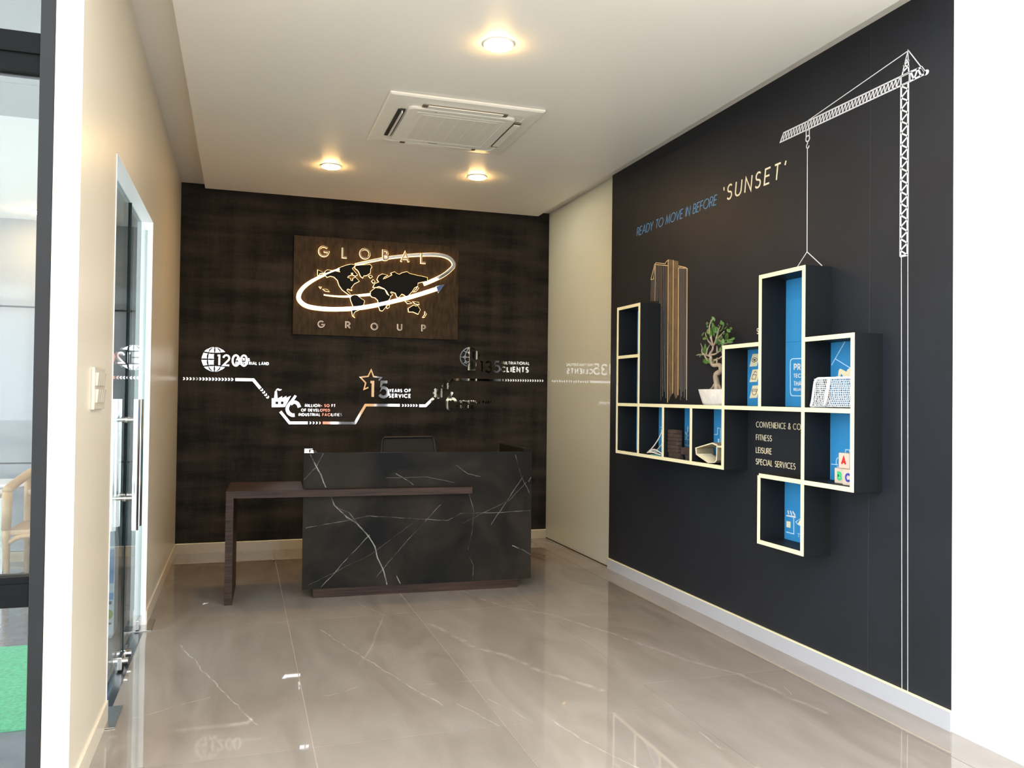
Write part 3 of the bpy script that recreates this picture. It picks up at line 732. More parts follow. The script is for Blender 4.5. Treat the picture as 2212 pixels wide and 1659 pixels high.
for ch, x0, x1, yb, h in [('G', 460, 582, 392, 122), ('L', 730, 790, 408, 122), ('O', 928, 1050, 418, 122), ('B', 1188, 1260, 437, 120), ('A', 1392, 1496, 457, 120), ('L', 1622, 1686, 470, 122),
                         ('G', 455, 530, 1197, 74), ('R', 768, 826, 1207, 74), ('O', 1058, 1134, 1224, 76), ('U', 1358, 1412, 1230, 74), ('P', 1634, 1682, 1244, 74)]:
    a = lg(x0, yb); b_ = lg(x1, yb); tp = lg(x0, yb-h); hh = tp[1]-a[1]
    big = h > 100
    bm = bmesh.new(); text(bm, ch, a[0], b_[0], a[1], hh, .135, mp, .040, .052); o = obj('letter', bm, 'letter_metal', sign); o['label'] = 'brushed metal letter ' + ch
    bm = bmesh.new(); text(bm, ch, a[0]-.0025, b_[0]+.0025, a[1]-.0025, hh+.005, .155, mp, .022, .0395); obj('lit_rim', bm, 'sign_glow' if big else 'sign_band', o)

# ================================================================== MIRROR TIMELINE ON THE BACK WALL
mb = back_map(YB)
def z2(x, y): p = at(380+x/5.267, 720+y/5.267, 1, YB-.008); return (p.x, p.z)
def z3(x, y): p = at(740+x/4.809, 720+y/4.809, 1, YB-.008); return (p.x, p.z)
D0, D1 = .0005, .010
def txt(parent, name, s, za, x0, x1, ytop, ybot, t_, sp=.10):
    a = za(x0, ybot); b_ = za(x1, ybot); tp = za(x0, ytop)
    up_ = .004 if name == 'text_line' else 0
    bm = bmesh.new(); text(bm, s, a[0], b_[0], a[1], tp[1]-a[1], t_, mb, D0, D1+up_, sp=sp)
    o = obj(name, bm, 'chrome', parent); o['label'] = 'mirror lettering ' + s; return o
# track
tr = thing('timeline_track', 'mirror line of bars and chevrons zigzagging across the dark wallpaper', 'wall decor', (1.3, YB-.005, 1.4))
for za, pts, wd in [(z2, [(675, 526), (880, 529), (962, 628)], .030), (z2, [(1188, 890), (1293, 1019), (1500, 1019)], .028), ]:
    bm = bmesh.new(); ribbon(bm, [za(*p) for p in pts], wd, mb, D0, D1); obj('bar', bm, 'chrome', tr)
bm = bmesh.new(); ribbon(bm, [z2(1670, 1019), z2(2035, 1022), z3(128, 932), z3(238, 746), z3(595, 748)][:2]+[z3(130, 930), z3(238, 746), z3(595, 748)], .028, mb, D0, D1); obj('bar', bm, 'chrome', tr)
bm = bmesh.new(); ribbon(bm, [z3(795, 752), z3(863, 752), z3(945, 672)], .030, mb, D0, D1); obj('bar', bm, 'chrome', tr)
bm = bmesh.new(); ribbon(bm, [z3(1108, 508), z3(1148, 479), z3(1672, 487)], .025, mb, D0, D1); obj('bar', bm, 'chrome', tr)
def chev(p, dx, dz, s):
    d = Vector((dx, dz)).normalized(); n_ = Vector((-d.y, d.x)); p = Vector(p)
    L_ = [p-d*.42*s+n_*.5*s, p+d*.10*s+n_*.5*s, p+d*.45*s, p+d*.10*s-n_*.5*s, p-d*.42*s-n_*.5*s, p-d*.10*s]
    bm = bmesh.new(); prism(bm, [(q.x, q.y) for q in L_], mb, D0, D1); obj('chevron', bm, 'chrome', tr)
def chevrow(za, a, b_, n_, s):
    A, B = Vector(za(*a)), Vector(za(*b_))
    for k in range(n_): q = A+(B-A)*k/(n_-1); chev(q, (B-A).x, (B-A).y, s)
chevrow(z2, (92, 516), (640, 525), 16, .029)
chevrow(z2, (978, 645), (1045, 728), 4, .029)
chevrow(z2, (1530, 1019), (1638, 1020), 4, .026)
chevrow(z3, (626, 749), (768, 750), 6, .027)
chevrow(z3, (1697, 488), (2077, 493), 16, .025)
for (x, y, r, n_, hole) in ((995, 620, 58, 8, 19), (1070, 547, 41, 8, 13)):
    cx_, cz_ = z3(x, y); R_ = r/4.809*9.0/1792.0*1.0
    R_ = abs(z3(x+r, y)[0]-cx_); hr = R_*hole/r
    out = []
    for k in range(n_):
        for (f, rr) in ((-.34, .78), (-.24, 1), (.24, 1), (.34, .78)):
            a = 2*PI*(k+f)/n_; out.append((cx_+R_*rr*math.cos(a), cz_+R_*rr*math.sin(a)))
    inner = [(cx_+hr*math.cos(2*PI*k/len(out)), cz_+hr*math.sin(2*PI*k/len(out))) for k in range(len(out))]
    bm = bmesh.new(); N_ = len(out)
    off = math.atan2(out[0][1]-cz_, out[0][0]-cx_)
    inner = [(cx_+hr*math.cos(math.atan2(q[1]-cz_, q[0]-cx_)), cz_+hr*math.sin(math.atan2(q[1]-cz_, q[0]-cx_))) for q in out]
    of = [bm.verts.new(mb(u, v, D1)) for u, v in out]; inf = [bm.verts.new(mb(u, v, D1)) for u, v in inner]
    obk = [bm.verts.new(mb(u, v, D0)) for u, v in out]; ibk = [bm.verts.new(mb(u, v, D0)) for u, v in inner]
    for i in range(N_):
        j = (i+1) % N_
        bm.faces.new((of[i], of[j], inf[j], inf[i])); bm.faces.new((obk[j], obk[i], ibk[i], ibk[j])); bm.faces.new((of[j], of[i], obk[i], obk[j])); bm.faces.new((inf[i], inf[j], ibk[j], ibk[i]))
    obj('gear', bm, 'chrome', tr)
# 1200 acres
t = thing('acres_lettering', 'mirror globe and lettering 1200 acres industrial land', 'wall lettering', (-.2, YB-.005, 1.65))
c0 = z2(440, 297); R_ = abs(z2(595, 297)[0]-c0[0])
fr = [-1, -.53, 0, .53, 1]; zz = [-1, -.46, 0, .46, 1]; gp = .0085
def merx(a, z): return c0[0]+a*math.sqrt(max(0, R_*R_-(z-c0[1])**2))
def parz(k, x):      # parallels bow outward from the middle
    base = zz[k]*R_
    if k in (1, 3): base += (.10*R_)*(1 if k == 3 else -1)*((x-c0[0])/R_)**2*1.6
    return c0[1]+base
for i in range(4):
    for j in range(4):
        if i >= 2 and j in (1, 2): continue
        top, bot = [], []
        n_ = 8; poly = []
        # sample the cell on a small grid border: left edge up, top edge, right edge down, bottom edge
        def lim(z): return max(c0[1]-R_*.999, min(c0[1]+R_*.999, z))
        def P_(s_, q_):      # s_ 0..1 across, q_ 0..1 up
            x_ = c0[0]
            for _ in range(5):
                zl, zh = parz(j, x_), parz(j+1, x_); z_ = lim(zl+(zh-zl)*q_)
                x_ = merx(fr[i]+(fr[i+1]-fr[i])*s_, z_)
            return Vector((x_, z_))
        border = [P_(0, k/n_) for k in range(n_)]+[P_(k/4, 1) for k in range(4)]+[P_(1, 1-k/n_) for k in range(n_)]+[P_(1-k/4, 0) for k in range(4)]
        cc = sum(border, Vector((0, 0)))/len(border); poly = []
        for q in border:
            d = q-cc; L_ = d.length
            q2 = cc+d*max(.2, (L_-gp)/L_) if L_ > 0 else q
            if not poly or (Vector(poly[-1])-q2).length > 5e-4: poly.append((q2.x, q2.y))
        if (Vector(poly[0])-Vector(poly[-1])).length < 5e-4: poly.pop()
        bm = bmesh.new(); prism(bm, poly, mb, D0, D1); obj('globe_segment', bm, 'chrome', t)
txt(t, 'numeral', '1', z2, 463, 507, 240, 371, .17)
txt(t, 'numeral', '2', z2, 529, 616, 238, 373, .15)
txt(t, 'numeral', '0', z2, 632, 730, 238, 378, .15)
txt(t, 'numeral', '0', z2, 727, 818, 240, 380, .15)
o = txt(t, 'text_line', 'ACRES', z2, 680, 842, 279, 313, .20, .14)
o = txt(t, 'text_line', 'INDUSTRIAL LAND', z2, 677, 1058, 319, 355, .20, .14)
# 6 million
t = thing('facilities_lettering', 'mirror factory emblem and lettering 6 million+ sq ft of developed industrial facilities', 'wall lettering', (.55, YB-.005, 1.3))
bm = bmesh.new()
def F2(l): return [z2(*p) for p in l]
prism(bm, F2([(1090, 740), (1117, 738), (1127, 657), (1149, 657), (1157, 742), (1210, 714), (1207, 738), (1258, 712), (1255, 735), (1308, 711), (1275, 775), (1090, 777)]), mb, D0, D1)
prism(bm, F2([(1090, 777), (1133, 777), (1133, 806), (1090, 806)]), mb, D0, D1)
prism(bm, F2([(1164, 777), (1194, 776), (1194, 806), (1164, 806)]), mb, D0, D1)
prism(bm, F2([(1224, 776), (1275, 775), (1258, 806), (1224, 806)]), mb, D0, D1)
prism(bm, F2([(1090, 806), (1258, 806), (1240, 838), (1090, 841)]), mb, D0, D1)
obj('factory', bm, 'chrome', t)
bm = bmesh.new(); pts = smoothpts(F2([(1137, 652), (1158, 637), (1180, 645), (1203, 638)]), 4); n = len(pts)
ribbon(bm, pts, [.004+.014*math.sin(PI*i/(n-1)) for i in range(n)], mb, D0, D1); obj('smoke', bm, 'chrome', t)
bm = bmesh.new()
six = smoothpts([Vector(z2(*p)) for p in [(1363, 708), (1325, 762), (1283, 815), (1266, 860), (1283, 905), (1320, 930), (1350, 930)]], 5)
ribbon(bm, six, [.024+.012*min(1, i/len(six)*1.6) for i in range(len(six))], mb, D0, D1)
ribbon(bm, smoothpts([Vector(z2(*p)) for p in [(1305, 805), (1345, 782), (1385, 800), (1405, 842)]], 5), .034, mb, D0, D1-.001)
obj('numeral', bm, 'chrome', t)
txt(t, 'text_line', 'MILLION+ SQ FT', z2, 1465, 1815, 803, 838, .20, .13)
txt(t, 'text_line', 'OF DEVELOPED', z2, 1423, 1752, 857, 890, .20, .13)
txt(t, 'text_line', 'INDUSTRIAL FACILITIES', z2, 1394, 1890, 907, 942, .20, .13)
# 15 years
t = thing('service_lettering', 'mirror star outline and lettering 15 years of service', 'wall lettering', (1.5, YB-.005, 1.45))
bm = bmesh.new(); ribbon(bm, [z3(*p) for p in [(268, 562), (222, 582), (240, 515), (185, 457), (265, 447), (297, 380), (322, 450), (403, 460), (375, 490)]], .0145, mb, D0, D1); obj('star', bm, 'chrome', t)
txt(t, 'numeral', '1', z3, 275, 330, 490, 676, .17)
txt(t, 'numeral', '5', z3, 372, 485, 490, 676, .16)
txt(t, 'text_line', 'YEARS', z3, 482, 618, 577, 612, .20, .14)
txt(t, 'text_line', 'OF', z3, 638, 710, 577, 612, .20, .14)
txt(t, 'text_line', 'SERVICE', z3, 476, 708, 627, 669, .20, .14)
# 135 clients
t = thing('clients_lettering', 'mirror globe with a person emblem and lettering 135 multinational clients', 'wall lettering', (2.5, YB-.005, 1.65))
def z7(x, y): p = at(960+x/18.433, 740+y/18.433, 1, YB-.008); return (p.x, p.z)
bm = bmesh.new()
ribbon(bm, smoothpts([Vector(z7(*p)) for p in [(1215, 285), (1100, 225), (980, 205), (860, 240), (740, 330), (660, 450), (632, 560), (640, 680), (700, 810), (790, 890), (910, 945)]], 4), .0105, mb, D0, D1)
for l in ([(990, 225), (995, 700), (960, 770), (880, 780)], [(955, 230), (880, 360), (835, 480), (815, 640), (850, 780)], [(660, 578), (1070, 585)], [(770, 330), (870, 380), (990, 400)], [(1030, 230), (1105, 345)], [(760, 830), (850, 800), (915, 890)]):
    ribbon(bm, smoothpts([Vector(z7(*p)) for p in l], 4), .0085, mb, D0, D1-.0006-.0004*(len(l) % 3)-.0002*(l[0][0] % 5))
obj('globe_lines', bm, 'chrome', t)
for x, y in ((990, 400), (815, 575), (858, 782)):
    cx_, cz_ = z7(x, y); bm = bmesh.new(); ribbon(bm, [(cx_+.011*math.cos(2*PI*k/12), cz_+.011*math.sin(2*PI*k/12)) for k in range(12)], .011, mb, D0, D1+.001, closed=True); obj('globe_node', bm, 'chrome', t)
bm = bmesh.new(); prism(bm, [z7(*p) for p in [(1090, 440), (1130, 360), (1200, 325), (1290, 335), (1360, 390), (1400, 470), (1385, 550), (1330, 640), (1240, 700), (1180, 680), (1130, 610), (1090, 540)]], mb, D0, D1+.003); obj('person_head', bm, 'chrome', t)
bm = bmesh.new(); prism(bm, [z7(*p) for p in [(925, 1105), (925, 950), (970, 820), (1040, 755), (1125, 740), (1165, 900), (1100, 1105)]], mb, D0, D1+.003)
prism(bm, [z7(*p) for p in [(1105, 1105), (1190, 960), (1230, 1010), (1235, 1105)]], mb, D0, D1+.003)
prism(bm, [z7(*p) for p in [(1205, 765), (1250, 770), (1275, 900), (1232, 990), (1205, 900)]], mb, D0, D1+.003); obj('person_body', bm, 'chrome', t)
txt(t, 'numeral', '1', z3, 1424, 1458, 284, 408, .16)
txt(t, 'numeral', '3', z3, 1476, 1552, 284, 410, .14)
txt(t, 'numeral', '5', z3, 1564, 1640, 284, 410, .14)
txt(t, 'text_line', 'MULTINATIONAL', z3, 1645, 1940, 289, 323, .20, .14)
txt(t, 'text_line', 'CLIENTS', z3, 1641, 1932, 344, 404, .21, .13)
# 6 parks
t = thing('parks_lettering', 'mirror lettering 6 industrial parks created below the gears', 'wall lettering', (2.25, YB-.005, 1.3))
bm = bmesh.new()
def zk(x, y): p = at(920+x/12.289, 840+y/12.289, 1, YB-.008); return (p.x, p.z)
six = smoothpts([Vector(zk(*p)) for p in [(700, 85), (650, 180), (580, 290), (548, 390), (570, 480), (630, 540), (695, 555)]], 5)
ribbon(bm, six, [.034-.010*abs(i/len(six)-.55) for i in range(len(six))], mb, D0, D1)
ribbon(bm, smoothpts([Vector(zk(*p)) for p in [(630, 300), (690, 260), (760, 280), (800, 350)]], 5), .028, mb, D0, D1-.001)
obj('numeral', bm, 'chrome', t)
txt(t, 'text_line', 'INDUSTRIAL PARKS', z3, 1210, 1572, 695, 728, .20, .14)
txt(t, 'text_line', 'CREATED', z3, 1177, 1366, 745, 779, .20, .14)

# ================================================================== RIGHT WALL PRINTS
mr = right_map(XR)
PD0, PD1 = .0003, .0020
def wr_px(x, y): p = at(x, y, 0, XR); return (p.y, p.z)
crane = thing('crane_print', 'white line drawing of a tower crane on the navy wall', 'wall print', (XR, 3.6, .1))
def lines(name, segs, wd, mat, parent, d=(PD0, PD1)):
    bm = bmesh.new()
    for s_ in segs: ribbon(bm, s_, wd, mr, *d)
    return obj(name, bm, mat, parent)
yl, yr, zt, zb = 3.532, 3.483, 3.277, 2.37
segs = []; n_ = 29
for k in range(n_):
    z0_ = zb+(zt-zb)*k/n_; z1_ = zb+(zt-zb)*(k+1)/n_
    segs.append([(yl, z0_), (yr, z1_)] if k % 2 else [(yr, z0_), (yl, z1_)])
lines('mast_lattice', segs, .008, 'print_white', crane)
lines('mast_chord', [[(yl, zb), (yl, zt)], [(yr, zb), (yr, zt)], [(yl, zb), (yr, zb)]], .011, 'print_white', crane)
lines('mast_line', [[(3.525, zb), (3.507, .10)], [(3.480, zb), (3.467, .10)]], .0026, 'print_white', crane)
j0, j1, jt, jb = 3.54, 4.572, 3.330, 3.281
segs = []; n_ = 36
for k in range(n_):
    a = j0+(j1-.03-j0)*k/n_; b_ = j0+(j1-.03-j0)*(k+1)/n_
    segs.append([(a, jt), (b_, jb)]); segs.append([(b_, jb), (b_, jt)])
lines('jib_lattice', segs, .0055, 'print_white', crane)
lines('jib_chord', [[(j0, jt), (j1-.035, jt), (j1, jb-.002), (j0, jb)]], .0085, 'print_white', crane)
segs = [[(3.395+.024*k, jt if k % 2 else jb), (3.395+.024*(k+1), jb if k % 2 else jt)] for k in range(3)]
lines('counter_jib', segs+[[(3.47, jt), (3.395, jt-.004)], [(3.47, jb), (3.365, jb+.003)], [(3.395, jt), (3.365, jb+.005)]], .010, 'print_white', crane)
bm = bmesh.new(); prism(bm, [(3.362+.017*math.cos(2*PI*k/14), 3.288+.014*math.sin(2*PI*k/14)) for k in range(14)], mr, PD0, PD1); obj('counterweight', bm, 'print_white', crane)
lines('apex_frame', [[(3.525, 3.335), (3.487, 3.448), (3.480, 3.337)], [(3.520, 3.35), (3.483, 3.365), (3.512, 3.38), (3.484, 3.395), (3.50, 3.405)]], .0085, 'print_white', crane)
lines('tie_line', [[(3.482, 3.448), (4.305, 3.332)], [(3.482, 3.448), (3.375, 3.30)]], .0048, 'print_white', crane)
lines('cab', [[(3.538, 3.278), (3.538, 3.333), (3.470, 3.333), (3.470, 3.278), (3.538, 3.278)], [(3.531, 3.284), (3.531, 3.326), (3.477, 3.326), (3.477, 3.284), (3.531, 3.284)]], .0035, 'print_white', crane)
lines('trolley', [[(4.318, 3.275), (4.276, 3.275)], [(4.312, 3.275), (4.312, 3.235)], [(4.282, 3.275), (4.282, 3.235)]], .006, 'print_white', crane)
lines('pulley', [[(4.297+.018*math.cos(2*PI*k/14), 3.222+.018*math.sin(2*PI*k/14)) for k in range(15)]], .007, 'print_white', crane)
lines('hook', [[(4.297, 3.204), (4.298, 3.190)]+[(4.296+.012*math.cos(a/10), 3.176+.014*math.sin(a/10)) for a in range(14, -32, -5)]], .006, 'print_white', crane)
lines('cable', [[(4.299, 3.165), (4.296, 2.519)]], .0052, 'print_white', crane)
lines('sling', [[(4.40, 2.43), (4.296, 2.519), (4.155, 2.412)]], .005, 'print_white', crane)
# slogan
sl = thing('slogan_print', 'blue and cream slogan ready to move in before sunset high on the navy wall', 'wall lettering', (XR, 5.5, 3.03))
mt = right_map(XR)
for ci, ch in enumerate('READY TO MOVE IN BEFORE'):
    if ch != ' ':
        bm = bmesh.new(); text(bm, 'READY TO MOVE IN BEFORE', 6.632, 5.335, 3.036, .076, .085, mt, PD0, PD1, sp=.10, slant=.22, sgn=-1, only=ci); obj('letter', bm, 'print_sky', sl)
for ci, ch in enumerate('`SUNSET\''):
    bm = bmesh.new(); text(bm, '`SUNSET\'', 5.255, 4.52, 3.036, .112, .10, mt, PD0, PD1, sp=.28, slant=.14, sgn=-1, only=ci); obj('letter' if ch.isalpha() else 'quote_mark', bm, 'print_cream', sl)
# list of services
sv = thing('services_print', 'cream list of services printed between the shelf boxes', 'wall lettering', (XR, 4.6, 1.16))
for s_, z_, e in (('CONVENIENCE & CO', 1.416, 4.345), ('FITNESS', 1.329, 4.640), ('LEISURE', 1.244, 4.640), ('SPECIAL SERVICES', 1.166, 4.394)):
    for ci, ch in enumerate(s_):
        if ch != ' ':
            bm = bmesh.new(); text(bm, s_, 4.815, e, z_, .040, .095, mt, PD0, PD1, sp=.15, sgn=-1, only=ci); obj('letter', bm, 'print_cream', sv)
bm = bmesh.new(); a = wr_px(1635.5, 722); text(bm, 'S', a[0]+.003, a[0]-.021, a[1], .040, .12, mt, PD0, PD1, sgn=-1); o = obj('initial_print', bm, 'print_cream'); tag(o, 'single cream letter S printed left of the tall shelf tower', 'wall lettering')
# gold tower print
tw = thing('tower_print', 'gold line drawing of a skyscraper printed beside the bonsai', 'wall print', (XR, 6.0, 1.6))
def tz(x, y): return wr_px(1310+x/3.19, 540+y/3.19)
def poly_print(nm, pts, mat, par, d0=PD0, d1=PD1, mp_=mr):
    bm = bmesh.new(); prism(bm, pts, mp_, d0, d1); return obj(nm, bm, mat, par)
poly_print('gold_fin', [tz(*p) for p in [(430, 64), (461, 70), (459, 985), (450, 1000), (442, 1010), (430, 1045)]], 'print_bronze', tw)
poly_print('gold_fin', [tz(*p) for p in [(466, 72), (496, 78), (492, 1000), (484, 1020), (476, 1025), (468, 990)]], 'print_bronze', tw)
for x0, y0, y1, wd, mt_ in [(427, 66, 1052, .010, 'print_gold'), (463, 70, 988, .009, 'print_gold'), (499, 125, 1000, .009, 'print_gold'), (340, 100, 352, .007, 'print_gold')]:
    bm = bmesh.new(); ribbon(bm, [tz(x0, y0), tz(x0-4, y1)], wd, mr, PD1, PD1+.0008); obj('gold_edge', bm, mt_, tw)
for i, x0 in enumerate((311, 320, 330, 350, 360, 370, 380, 392, 404, 414, 507, 515, 523, 532, 541, 550, 557)):
    y0 = 205 if x0 < 325 else (102 if x0 < 420 else 126); y1 = (960, 1035, 1010, 975, 1020)[i % 5] if x0 > 362 else 352
    bm = bmesh.new(); ribbon(bm, [tz(x0, y0), tz(x0-4, y1)], .0040 if x0 != 557 else .007, mr, PD0, PD1); obj('facade_line', bm, 'print_line' if x0 != 557 else 'print_gold', tw)
lines('roof_line', [[tz(*p) for p in [(307, 205), (333, 100), (343, 88), (405, 95), (415, 78), (430, 70)]], [tz(*p) for p in [(338, 100), (425, 108)]], [tz(*p) for p in [(307, 205), (325, 200), (336, 110)]], [tz(*p) for p in [(498, 110), (545, 120), (560, 132)]], [tz(*p) for p in [(498, 122), (545, 126)]]], .0055, 'print_gold', tw, (PD0, PD1+.0004))

# ================================================================== WALL SHELF
yc = [6.615, 6.192, 5.770, 5.348, 4.926, 4.508, 4.081, 3.656]
zr = [.694, 1.124, 1.547, 1.969, 2.393]
XF = 3.12; TB = .026
sh = thing('display_shelf', 'black city skyline shelf of open boxes with cream front edges', 'shelf', (XR, 5.1, .694))
def hboard(i0, i1, k):         # between column lines i0..i1 at level k (outer faces kept on the grid)
    y1, y0 = yc[i0], yc[i1]
    up = k in (3, 4)
    z1 = zr[k] if k in (3, 4) else (zr[k]+TB if k in (0, 1) else zr[k]+TB*.5)
    if k == 1 and i0 == 5: z1 = zr[k]+TB*.5
    b_ = obj('shelf_board', BX(XF+.004, XR, y0+.001, y1-.001, z1-TB, z1), 'black_board', sh)
    obj('edge_strip', BX(XF, XF+.004, y0+.001, y1-.001, z1-TB, z1), 'edge_cream', b_)
def vboard(i, k0, k1, near=0):
    y = yc[i]; y0, y1 = (y-TB*.5, y+TB*.5)
    if i == 0: y0, y1 = y-TB, y
    if i == 7: y0, y1 = y, y+TB
    b_ = obj('side_board', BX(XF+.004, XR, y0, y1, zr[k0]-.0006-near, zr[k1]+.0006), 'black_board', sh)
    obj('edge_strip', BX(XF-.0006, XF+.004, y0, y1, zr[k0]-near, zr[k1]), 'edge_cream', b_)
hboard(0, 1, 4); hboard(0, 1, 3); hboard(0, 7, 2); hboard(0, 4, 1)
hboard(4, 5, 3); hboard(5, 6, 4); hboard(6, 7, 3); hboard(5, 7, 1); hboard(5, 6, 0)
vboard(0, 1, 4); vboard(1, 1, 4); vboard(2, 1, 2); vboard(3, 1, 2); vboard(4, 1, 3)
vboard(5, 2, 4); vboard(6, 0, 4); vboard(7, 1, 3, TB*.5); vboard(5, 0, 1)
cells = {(0, 1): 1, (0, 2): 1, (0, 3): 1, (1, 1): 1, (2, 1): 1, (3, 1): 1, (4, 2): 1, (5, 2): 1, (5, 3): 1, (5, 0): 1, (6, 2): 1, (6, 1): 1}
BKX = XR-.006
backs = {}
for (i, k) in cells:
    backs[(i, k)] = obj('back_panel', BX(BKX, XR, yc[i+1]+.014, yc[i]-.014, zr[k]+(.014 if (i, k) != (5, 3) else 0), zr[k+1]-(.012 if (i, k) != (5, 2) else .001)), 'back_blue', sh)
mk = right_map(BKX)
def bk(x, y): p = at(x, y, 0, BKX); return (p.y, p.z)
def art(par, nm, segs, wd, mat, d=(.0002, .0016)):
    bm = bmesh.new()
    for s_ in segs: ribbon(bm, s_, wd, mk, *d)
    return obj(nm, bm, mat, par)
def artpoly(par, nm, pts, mat, d=(.0002, .0014)):
    bm = bmesh.new(); prism(bm, pts, mk, *d); return obj(nm, bm, mat, par)
# icons beside the tower
def q3(x, y): return bk(1600+x/9.22, 720+y/9.22)
P = backs[(4, 2)]
for dy in (0, 309, 628):
    artpoly(P, 'icon_tile', [q3(240, 415+dy), q3(395, 402+dy), q3(325, 655+dy), q3(177, 664+dy)], 'print_cream')
art(P, 'eye_icon', [smoothpts([Vector(q3(*p)) for p in [(228, 535), (265, 490), (315, 495), (335, 525), (300, 562), (255, 572), (228, 535)]], 3)], .004, 'ink_brown', (.0015, .0026))
artpoly(P, 'eye_pupil', [q3(x, y) for x, y in [(255, 515), (305, 515), (295, 545), (268, 548)]], 'ink_brown', (.0015, .0026))
art(P, 'lock_icon', [[q3(*p) for p in [(245, 825), (318, 828), (295, 915), (225, 910), (245, 825)]], smoothpts([Vector(q3(*p)) for p in [(262, 822), (275, 775), (300, 758), (322, 785)]], 3)], .0035, 'ink_brown', (.0015, .0026))
art(P, 'camera_icon', [[q3(*p) for p in [(235, 1115), (340, 1115), (325, 1150), (230, 1150), (235, 1115)]], smoothpts([Vector(q3(*p)) for p in [(232, 1150), (240, 1205), (270, 1228), (305, 1205), (325, 1150)]], 3)], .0035, 'ink_brown', (.0015, .0026))
# text box in the tower
def q2(x, y): return bk(1690+x/11.85, 740+y/11.85)
P = backs[(5, 2)]
art(P, 'text_frame', [smoothpts([Vector(q2(*p)) for p in [(700, 405), (300, 415), (235, 440), (210, 500), (207, 900), (210, 1270), (230, 1330), (280, 1362), (700, 1362)]], 3)], .0055, 'line_pale')
for s_, x0, x1, yt, yb_, t_ in (('PR', 295, 475, 540, 715, .17), ('TEC', 290, 478, 795, 900, .15), ('THA', 290, 492, 985, 1112, .15), ('RELIA', 290, 480, 1165, 1238, .15)):
    a = q2(x0, yb_); b_ = q2(x1, yb_); tp = q2(x0, yt)
    bm = bmesh.new(); text(bm, s_, a[0], b_[0], a[1], tp[1]-a[1], t_, mk, .0002, .0016, sgn=-1, dv=b_[1]-a[1]); obj('text_line', bm, 'print_white', P)
# sports court lines and athlete
def q8(x, y): return bk(1740+x/9.215, 720+y/9.215)
P = backs[(6, 2)]
art(P, 'court_line', [[q8(800, 145), q8(520, 635)], [q8(600, 510), q8(940, 720)]], .005, 'line_pale')
artpoly(P, 'athlete', [q8(*p) for p in [(590, 870), (625, 855), (648, 860), (665, 740), (690, 703), (735, 720), (820, 765), (835, 725), (880, 690), (960, 600), (960, 900), (770, 880), (710, 800), (690, 880), (600, 890)]], 'print_cream')
# bottom right cell lines
def q4(x, y): return bk(1780+x/8.737, 880+y/8.737)
P = backs[(6, 1)]
art(P, 'plan_line', [[q4(140, 1072), q4(265, 1082)], smoothpts([Vector(q4(*p)) for p in [(235, 1070), (235, 1000), (260, 955), (310, 942)]], 3), [q4(410, 870), q4(410, 800), q4(485, 803), q4(485, 870)], [q4(250, 1105), q4(272, 1140)]], .0045, 'line_pale')
# shop
def q5(x, y): return bk(1680+x/11.857, 1050+y/11.857)
P = backs[(5, 0)]
art(P, 'awning_stripe', [[q5(262, 625), q5(285, 725)], [q5(322, 632), q5(365, 740)], [q5(385, 648), q5(450, 755)]], .010, 'print_white')
artpoly(P, 'awning_edge', [q5(*p) for p in [(225, 738), (460, 770), (465, 818), (225, 770)]], 'print_white')
artpoly(P, 'shop_window', [q5(*p) for p in [(228, 895), (330, 910), (328, 1070), (228, 1050)]], 'print_cream')
art(P, 'shop_line', [[q5(412, 815), q5(415, 1225), q5(222, 1175)]], .006, 'line_pale')
artpoly(P, 'parasol', [q5(*p) for p in [(510, 975), (575, 870), (640, 900), (640, 1060)]], 'print_cream')
art(P, 'parasol_line', [[q5(580, 840), q5(465, 915), q5(515, 978), q5(575, 1010)], [q5(510, 1212), q5(572, 1230)], [q5(540, 1240), q5(538, 1310)]], .004, 'line_pale')
# sketch lines in the far cells
def q6(x, y): return bk(1380+x/10.055, 880+y/10.055)
P = backs[(3, 1)]
art(P, 'step_line', [[q6(1635, 588), q6(1708, 590), q6(1712, 445), q6(1775, 458), q6(1772, 800)]], .005, 'line_pale')
artpoly(P, 'lamp_icon', [q6(*p) for p in [(1720, 680), (1748, 682), (1745, 790), (1722, 788)]], 'line_pale')
P = backs[(2, 1)]; random.seed(4)
sg = [[q6(1052, 860), q6(1050, 560), q6(1056, 470)]]
for k in range(11):
    y = 690-k*24; x = 1050+random.uniform(-4, 4); dx = random.choice((-1, 1))*random.uniform(20, 48); sg.append([q6(x, y), q6(x+dx, y-45)])
art(P, 'tree_line', sg+[[q6(1000, 690), q6(1100, 702)], [q6(1008, 800), q6(1050, 832), q6(1100, 818)]], .0042, 'line_pale')
P = backs[(1, 1)]
art(P, 'sketch_line', [[q6(450, 425), q6(495, 440)], [q6(480, 470), q6(490, 560), q6(470, 640)]], .0042, 'line_pale')

# ================================================================== THINGS ON THE SHELF
ZS2 = zr[2]+TB*.5+.0005; ZS1 = zr[1]+TB+.0005; ZS1b = zr[1]+TB*.5+.0005
